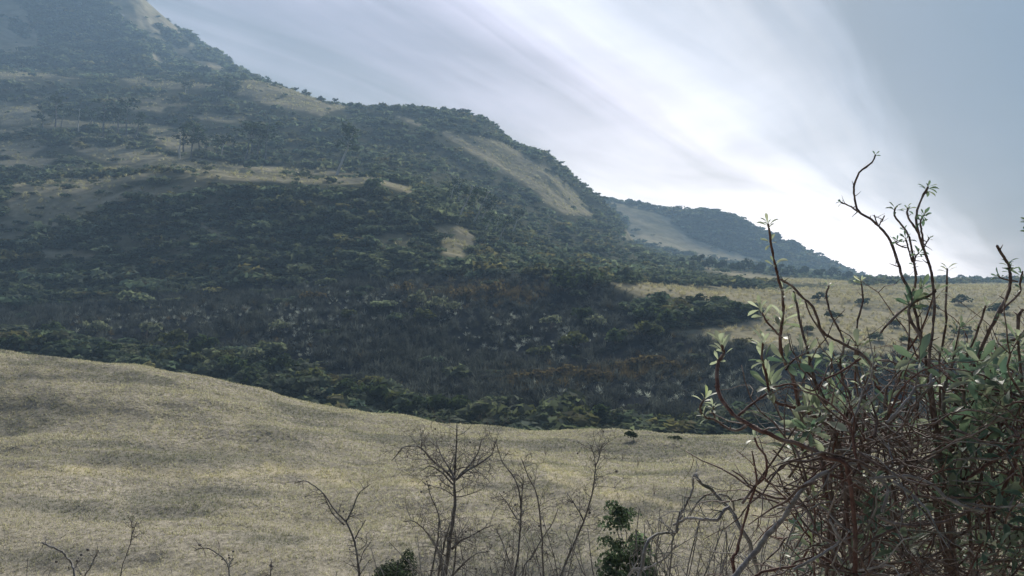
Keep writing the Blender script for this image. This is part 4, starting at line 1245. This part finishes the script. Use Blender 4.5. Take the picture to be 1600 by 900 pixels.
def stalk(px, row, h, seed, lab):
    rnd = random.Random(seed); p = PAST.ground(px, row)
    mb = MB()
    for _ in range(4):
        twig(mb, Vector((0, 0, -.03)), Vector((rnd.gauss(.15, .25), rnd.gauss(0, .2), 1)), h * rnd.uniform(.6, 1), .008, rnd, 1, .3, 0, 2, 3)
    tag(mb.build('dry_stalk', M_BARK), lab, 'plant', 'dry stalks on the pasture').location = p
STALKS = sorted([(852, 712, .55), (935, 705, .6), (972, 720, .8), (996, 728, .55), (1022, 772, .45), (1052, 705, .4), (1098, 728, .75), (1140, 768, .5), (1160, 712, .4)])
ORD = ['first', 'second', 'third', 'fourth', 'fifth', 'sixth', 'seventh', 'eighth', 'ninth', 'tenth', 'eleventh', 'twelfth', 'thirteenth', 'fourteenth', 'fifteenth',
       'sixteenth', 'seventeenth', 'eighteenth', 'nineteenth', 'twentieth', 'twenty-first', 'twenty-second', 'twenty-third', 'twenty-fourth', 'twenty-fifth', 'twenty-sixth',
       'twenty-seventh', 'twenty-eighth', 'twenty-ninth', 'thirtieth', 'thirty-first', 'thirty-second', 'thirty-third', 'thirty-fourth', 'thirty-fifth', 'thirty-sixth',
       'thirty-seventh', 'thirty-eighth', 'thirty-ninth', 'fortieth']
for k, (px, row, h) in enumerate(STALKS):
    stalk(px, row, h, 540 + k, f'thin dry stalk on the right half of the pasture, {ORD[k]} from the left')

# ------------------------------------------------------------------ shrubs and trees of the hillside that stand out one by one
def shrub_mesh(n, seed, col, lobes=6, fine=.2, jitter=.3):
    rng = np.random.default_rng(seed)
    V = clump_crown(n, rng, lobes, .85, fine)
    c = np.clip(np.array(col) * (1 + jitter * rng.normal(0, 1, (n, 1))), .005, .6)
    me = np_mesh('foliage', V.reshape(-1, 3), np.arange(3 * n).reshape(-1, 3), col=np.repeat(c, 3, 0))
    me.materials.append(M_SHRUB); return me
def stem_mesh(seed, mat):
    rnd = random.Random(seed); mb = MB()
    for _ in range(4):
        twig(mb, Vector((0, 0, -.1)), Vector((rnd.gauss(0, .5), rnd.gauss(0, .5), 1)), rnd.uniform(.6, .9), .04, rnd, 1, .4, 0, 2, 4)
    me = bpy.data.meshes.new('stem')
    me.from_pydata([tuple(v) for v in mb.V], [], [f if f[2] != f[3] else f[:3] for f in mb.F]); me.materials.append(mat); return me
KINDS = {'green': [shrub_mesh(230, 600 + i, (.050, .068, .036)) for i in range(4)],
         'olive': [shrub_mesh(230, 610 + i, (.085, .092, .045)) for i in range(4)],
         'grey': [shrub_mesh(200, 620 + i, (.15, .16, .125), fine=.16) for i in range(4)],
         'brown': [shrub_mesh(200, 630 + i, (.12, .092, .055), fine=.16) for i in range(3)],
         'dark': [shrub_mesh(200, 640 + i, (.030, .042, .026)) for i in range(3)]}
STEMS = [stem_mesh(650 + i, M_BARK) for i in range(3)]
def hill_shrub(name, px, row, wpx, hpx, kind, label, cat, group, T=HILL, k=[0]):
    p = T.ground(px, row)
    k[0] += 1
    root = empty(name, p); tag(root, label, cat, group)
    s = wpx / F * p.y * .5; h = hpx / F * p.y * .78
    root.rotation_euler = (0, 0, k[0] * 2.1)
    root.scale = (s, s, h)
    for nm, ms in (('foliage', KINDS[kind]), ('stem', STEMS)):
        o = bpy.data.objects.new(nm, ms[k[0] % len(ms)]); COL.objects.link(o); o.parent = root
    return root
LOOK = {'green': 'rounded green', 'olive': 'olive green', 'grey': 'pale grey leaved', 'brown': 'scorched brown', 'dark': 'dark'}
def row_of(name, items, phrase, cat, group, T=HILL):
    items = sorted(items)
    for i, (px, row, w, h, kind) in enumerate(items):
        hill_shrub(name, px, row, w, h, kind, f'{LOOK[kind]} {cat} {phrase}, {ORD[i]} from the left', cat, group, T)
rr = random.Random(77)
crest = []
for px in [22, 58, 92, 130, 168, 200, 232, 268, 300, 330, 362, 395, 425, 455, 490, 520, 552, 585, 615, 650, 684, 716, 752, 790, 826, 862, 900, 935, 968, 1002, 1036, 1070, 1105, 1140, 1178, 1220]:
    cr = float(pchip1(crest_u, crest_r, np.array([float(px)]))[0])
    w = rr.uniform(34, 54); crest.append((px, cr - rr.uniform(2, 12), w, w * rr.uniform(.55, .8), rr.choice(['green', 'olive', 'green', 'grey', 'olive'])))
row_of('crest_shrub', crest, 'in the row just behind the pasture crest', 'shrub', 'shrubs behind the pasture crest')
row_of('valley_shrub', [(270, 545, 46, 34, 'olive'), (315, 560, 50, 38, 'green'), (230, 532, 40, 30, 'grey'), (352, 578, 46, 34, 'olive'), (400, 572, 40, 32, 'grey'), (440, 592, 46, 34, 'green'),
        (480, 606, 46, 32, 'olive'), (150, 525, 36, 26, 'grey'), (85, 530, 40, 28, 'green'), (540, 622, 40, 28, 'green'), (600, 615, 36, 26, 'olive')],
       'in the second row above the crest', 'shrub', 'shrubs on the valley side')
row_of('surviving_shrub', [(655, 478, 30, 26, 'grey'), (684, 486, 30, 26, 'grey'), (712, 492, 26, 24, 'grey'), (630, 462, 28, 22, 'brown'), (730, 468, 34, 22, 'brown'), (770, 462, 34, 22, 'brown'),
        (665, 505, 30, 22, 'olive'), (860, 515, 34, 24, 'grey'), (910, 505, 34, 24, 'green'), (932, 512, 36, 22, 'grey'), (545, 500, 30, 20, 'olive'), (435, 520, 30, 22, 'grey'),
        (490, 470, 28, 18, 'brown'), (1010, 530, 60, 34, 'olive'), (900, 545, 46, 28, 'olive'), (960, 540, 40, 26, 'green'), (840, 560, 44, 24, 'olive'), (880, 455, 50, 34, 'green'), (920, 452, 46, 30, 'green')],
       'standing on the burnt slope', 'shrub', 'shrubs left standing on the burnt slope')
row_of('scorched_shrub', [(820, 600, 46, 20, 'brown'), (850, 596, 46, 22, 'brown'), (880, 592, 46, 22, 'brown'), (912, 594, 46, 20, 'brown'), (944, 596, 40, 18, 'brown'), (985, 582, 46, 22, 'brown'),
        (1015, 576, 50, 24, 'brown'), (1048, 580, 44, 22, 'brown')], 'low on the burnt slope', 'bush', 'scorched bushes low on the burnt slope')
row_of('plateau_shrub', [(1010, 503, 40, 24, 'green'), (1042, 510, 46, 28, 'green'), (1072, 500, 38, 24, 'green'), (1100, 504, 40, 24, 'green'), (1128, 498, 40, 24, 'olive'), (1155, 498, 42, 24, 'green'),
        (1176, 494, 28, 16, 'dark'), (1030, 482, 34, 18, 'green'), (1062, 480, 36, 18, 'olive'), (1092, 482, 36, 20, 'green'), (1124, 482, 36, 18, 'green')],
       'in the patch at the plateau edge', 'shrub', 'shrubs in the patch at the plateau edge')
row_of('hedge_tree', [(1062, 417, 20, 16, 'dark'), (1085, 418, 24, 22, 'dark'), (1108, 421, 22, 18, 'dark'), (1126, 422, 24, 18, 'dark'), (1144, 425, 20, 16, 'dark'), (1164, 426, 26, 20, 'dark'),
        (1186, 427, 26, 20, 'dark'), (1210, 429, 24, 18, 'dark'), (1232, 432, 22, 16, 'dark'), (1254, 432, 24, 18, 'dark'), (1276, 434, 22, 15, 'dark'), (1300, 435, 24, 16, 'dark'), (1324, 436, 22, 13, 'dark')],
       'in the line along the far hill foot', 'tree', 'trees along the foot of the far hill')
row_of('plateau_bush', [(1300, 500, 26, 14, 'olive'), (1345, 478, 24, 13, 'dark'), (1398, 512, 26, 14, 'olive'), (1280, 470, 24, 12, 'dark'), (1450, 490, 26, 14, 'olive'), (1500, 476, 30, 14, 'dark'), (1560, 490, 40, 18, 'dark'),
        (1260, 520, 24, 13, 'olive'), (1420, 540, 28, 14, 'olive')], 'scattered on the dry plateau', 'bush', 'bushes scattered on the plateau')
row_of('skyline_shrub', [(462, 143, 7, 7, 'dark'), (476, 148, 7, 9, 'dark'), (500, 156, 8, 7, 'dark'), (523, 161, 8, 8, 'dark'), (548, 167, 8, 7, 'dark'), (600, 172, 10, 6, 'dark'), (664, 174, 9, 9, 'dark'), (722, 179, 14, 8, 'dark')],
       'on the skyline of the middle spur', 'shrub', 'shrubs on the skyline')
row_of('lone_tree', [(1000, 322, 7, 7, 'dark'), (1010, 324, 5, 4, 'dark')], 'on the ridge of the far hill', 'tree', 'trees on the far ridge', FAR)
row_of('distant_tree', [(1374, 437, 14, 9, 'dark'), (1412, 438, 8, 6, 'dark'), (1440, 438, 18, 9, 'dark'), (1470, 438, 20, 9, 'dark'), (1500, 438, 18, 8, 'dark'), (1525, 438, 16, 8, 'dark'), (1550, 439, 16, 7, 'dark'), (1392, 438, 20, 7, 'dark'), (1350, 437, 20, 7, 'dark')],
       'on the plateau skyline at right', 'tree', 'trees on the plateau skyline')

# gum trees: slender pale leaning stems with ragged tops
def gum_meshes(seed):
    rng = np.random.default_rng(seed); rnd = random.Random(seed)
    mb = MB()
    pts = [Vector((0, 0, -.02))]
    for i in range(8):
        pts.append(pts[-1] + Vector((rnd.gauss(0, .008), rnd.gauss(0, .008), .125)))
    mb.tube(pts, [.020 - .0018 * i for i in range(9)], 5)
    for i in range(4, 8):
        for _ in range(2):
            twig(mb, pts[i], Vector((rnd.gauss(0, .6), rnd.gauss(0, .6), .8)), rnd.uniform(.08, .18), .006, rnd, 0, .3, 0, 0, 3)
    tm = bpy.data.meshes.new('trunk'); tm.from_pydata([tuple(v) for v in mb.V], [], [f if f[2] != f[3] else f[:3] for f in mb.F]); tm.materials.append(M_GUM if seed < 703 else M_THORN)
    n = 170
    c = np.stack([rng.normal(0, .09, 9), rng.normal(0, .09, 9), rng.uniform(.55, 1.02, 9)], 1)
    k = rng.integers(0, 9, n)
    d = rng.normal(0, 1, (n, 3)); d /= np.linalg.norm(d, axis=1)[:, None]
    p = c[k] + d * rng.uniform(.02, .095, n)[:, None]
    a = rng.normal(0, 1, (n, 3)); a /= np.linalg.norm(a, axis=1)[:, None]
    b = np.cross(a, rng.normal(0, 1, (n, 3))); b /= np.linalg.norm(b, axis=1)[:, None]
    s = rng.uniform(.02, .045, n)[:, None]
    V = np.stack([p + a * s * 1.4, p - a * s * .7 + b * s * .6, p - a * s * .7 - b * s * .6], 1)
    col = np.clip(np.array((.032, .046, .030)) * (1 + .3 * rng.normal(0, 1, (n, 1))), .005, .5)
    cm = np_mesh('crown', V.reshape(-1, 3), np.arange(3 * n).reshape(-1, 3), col=np.repeat(col, 3, 0)); cm.materials.append(M_SHRUB)
    return tm, cm
GUM = [gum_meshes(700 + i) for i in range(8)]
def gum(px, row, toprow, lean, label, group, k):
    if 'gully' not in group:
        px += rr.uniform(-7, 7); row += rr.uniform(-9, 6); toprow = row - (46 if row > 160 else 26) * rr.uniform(.6, 1.15)
    p = HILL.ground(px, row); h = (row - toprow) / F * p.y * (1.3 if 'gully' in group else 1.15)
    root = empty('gum_tree', p); tag(root, label, 'tree', group)
    wd = h * (1.5 if 'gully' in group else rr.uniform(1.3, 2.0)); root.scale = (wd, wd, h); root.rotation_euler = (rr.uniform(-.1, .1), lean, 0)
    tm, cm = GUM[k % 3] if 'gully' in group else GUM[3 + k % 5] if k % 6 else GUM[k % 3]
    for nm, m in (('trunk', tm), ('crown', cm)):
        o = bpy.data.objects.new(nm, m); COL.objects.link(o); o.parent = root; o.rotation_euler = (0, 0, k * 1.7 if nm == 'crown' else 0)
def gums(items, phrase, group):
    for i, (px, row, top, lean) in enumerate(sorted(items)):
        gum(px, row, top, lean * (1 if 'gully' in group else rr.uniform(-.3, 1)), f'{phrase}, {ORD[i]} from the left', group, i + len(items))
gums([(714, 352, 300, .38), (738, 354, 306, .42), (749, 354, 312, .42), (717, 328, 290, -.05), (771, 375, 345, .2), (778, 380, 344, .4), (755, 372, 338, .3), (700, 330, 296, .2), (527, 274, 210, .3), (798, 372, 336, .3)],
     'slender gum tree in the gully right of the track', 'gum trees in the gully')
gums([(282, 246, 196, .08), (290, 246, 200, .02), (304, 244, 202, .15), (318, 244, 198, .2), (328, 243, 200, .28), (342, 246, 204, .2), (352, 246, 206, .25), (366, 248, 206, .3), (378, 250, 208, .3), (390, 250, 212, .35), (405, 252, 214, .3), (420, 254, 216, .3)],
     'dark gum tree in the grove above the middle of the track', 'gum trees above the track')
gums([(70, 208, 168, .2), (84, 206, 166, .25), (98, 210, 170, .3), (122, 212, 172, .1), (140, 210, 168, .2), (160, 214, 170, .25), (178, 216, 172, .2), (192, 214, 174, .25), (210, 216, 178, .3)],
     'gum tree in the grove on the upper left slope', 'gum trees on the upper left slope')
gums([(283, 144, 116, -.05), (291, 146, 118, .05), (300, 146, 122, .1), (357, 150, 124, 0), (363, 151, 122, .05)],
     'gum tree standing at the mountain foot near the skyline', 'gum trees at the mountain foot')

# pale rocks breaking out of the mountain side
def rocks():
    rnd = random.Random(9)
    m, b, p, out = new_mat('pale_rock')
    co = b.n('ShaderNodeTexCoord').outputs['Object']
    b.put(p.inputs['Base Color'], b.mix(b.rng(b.noise(co, .6, 5, .6), .35, .65, 0, 1), (.24, .23, .21), (.42, .40, .37)))
    for px, row, s, lab in [(186, 27, 7, 'pale rock outcrop high on the mountain side'), (196, 37, 5, 'smaller pale rock just below the outcrop on the mountain')]:
        q = MT.ground(px, row); r = s / F * q.y
        import bmesh
        bm = bmesh.new(); bmesh.ops.create_icosphere(bm, subdivisions=2, radius=r)
        for v in bm.verts:
            v.co = Vector((v.co.x * 1.2, v.co.y * .8, v.co.z * .7)) * (1 + rnd.uniform(-.22, .22))
        me = bpy.data.meshes.new('rock_outcrop'); bm.to_mesh(me); bm.free()
        tag(add_obj('rock_outcrop', me, m, None, q), lab, 'rock', 'pale rocks on the mountain')
rocks()


# ------------------------------------------------------------------ haze
def box_mesh(name, lo, hi):
    x0, y0, z0 = lo; x1, y1, z1 = hi
    V = [(x0, y0, z0), (x1, y0, z0), (x1, y1, z0), (x0, y1, z0), (x0, y0, z1), (x1, y0, z1), (x1, y1, z1), (x0, y1, z1)]
    Fq = [(3, 2, 1, 0), (4, 5, 6, 7), (0, 1, 5, 4), (1, 2, 6, 5), (2, 3, 7, 6), (3, 0, 4, 7)]
    return np_mesh(name, V, Fq)
hm = bpy.data.materials.new('thin_haze'); hm.use_nodes = True
for n in list(hm.node_tree.nodes): hm.node_tree.nodes.remove(n)
ho = hm.node_tree.nodes.new('ShaderNodeOutputMaterial')
hv = hm.node_tree.nodes.new('ShaderNodeVolumePrincipled')
hv.inputs['Color'].default_value = (.48, .72, 1.0, 1)
hv.inputs['Density'].default_value = 0.00048
hv.inputs['Anisotropy'].default_value = 0.0
hm.node_tree.links.new(hv.outputs[0], ho.inputs['Volume'])
zmin = min(float(T.Z.min()) for T in (PAST, HILL, MT, FAR)); zmax = max(float(T.Z.max()) for T in (PAST, HILL, MT, FAR))
hz = add_obj('haze', box_mesh('haze', (-1750, -60, min(zmin, -9) - 1.), (1750, 1310, zmax + 15)), hm)
tag(hz, 'thin blue smoke haze filling the valley', 'haze', kind='stuff')
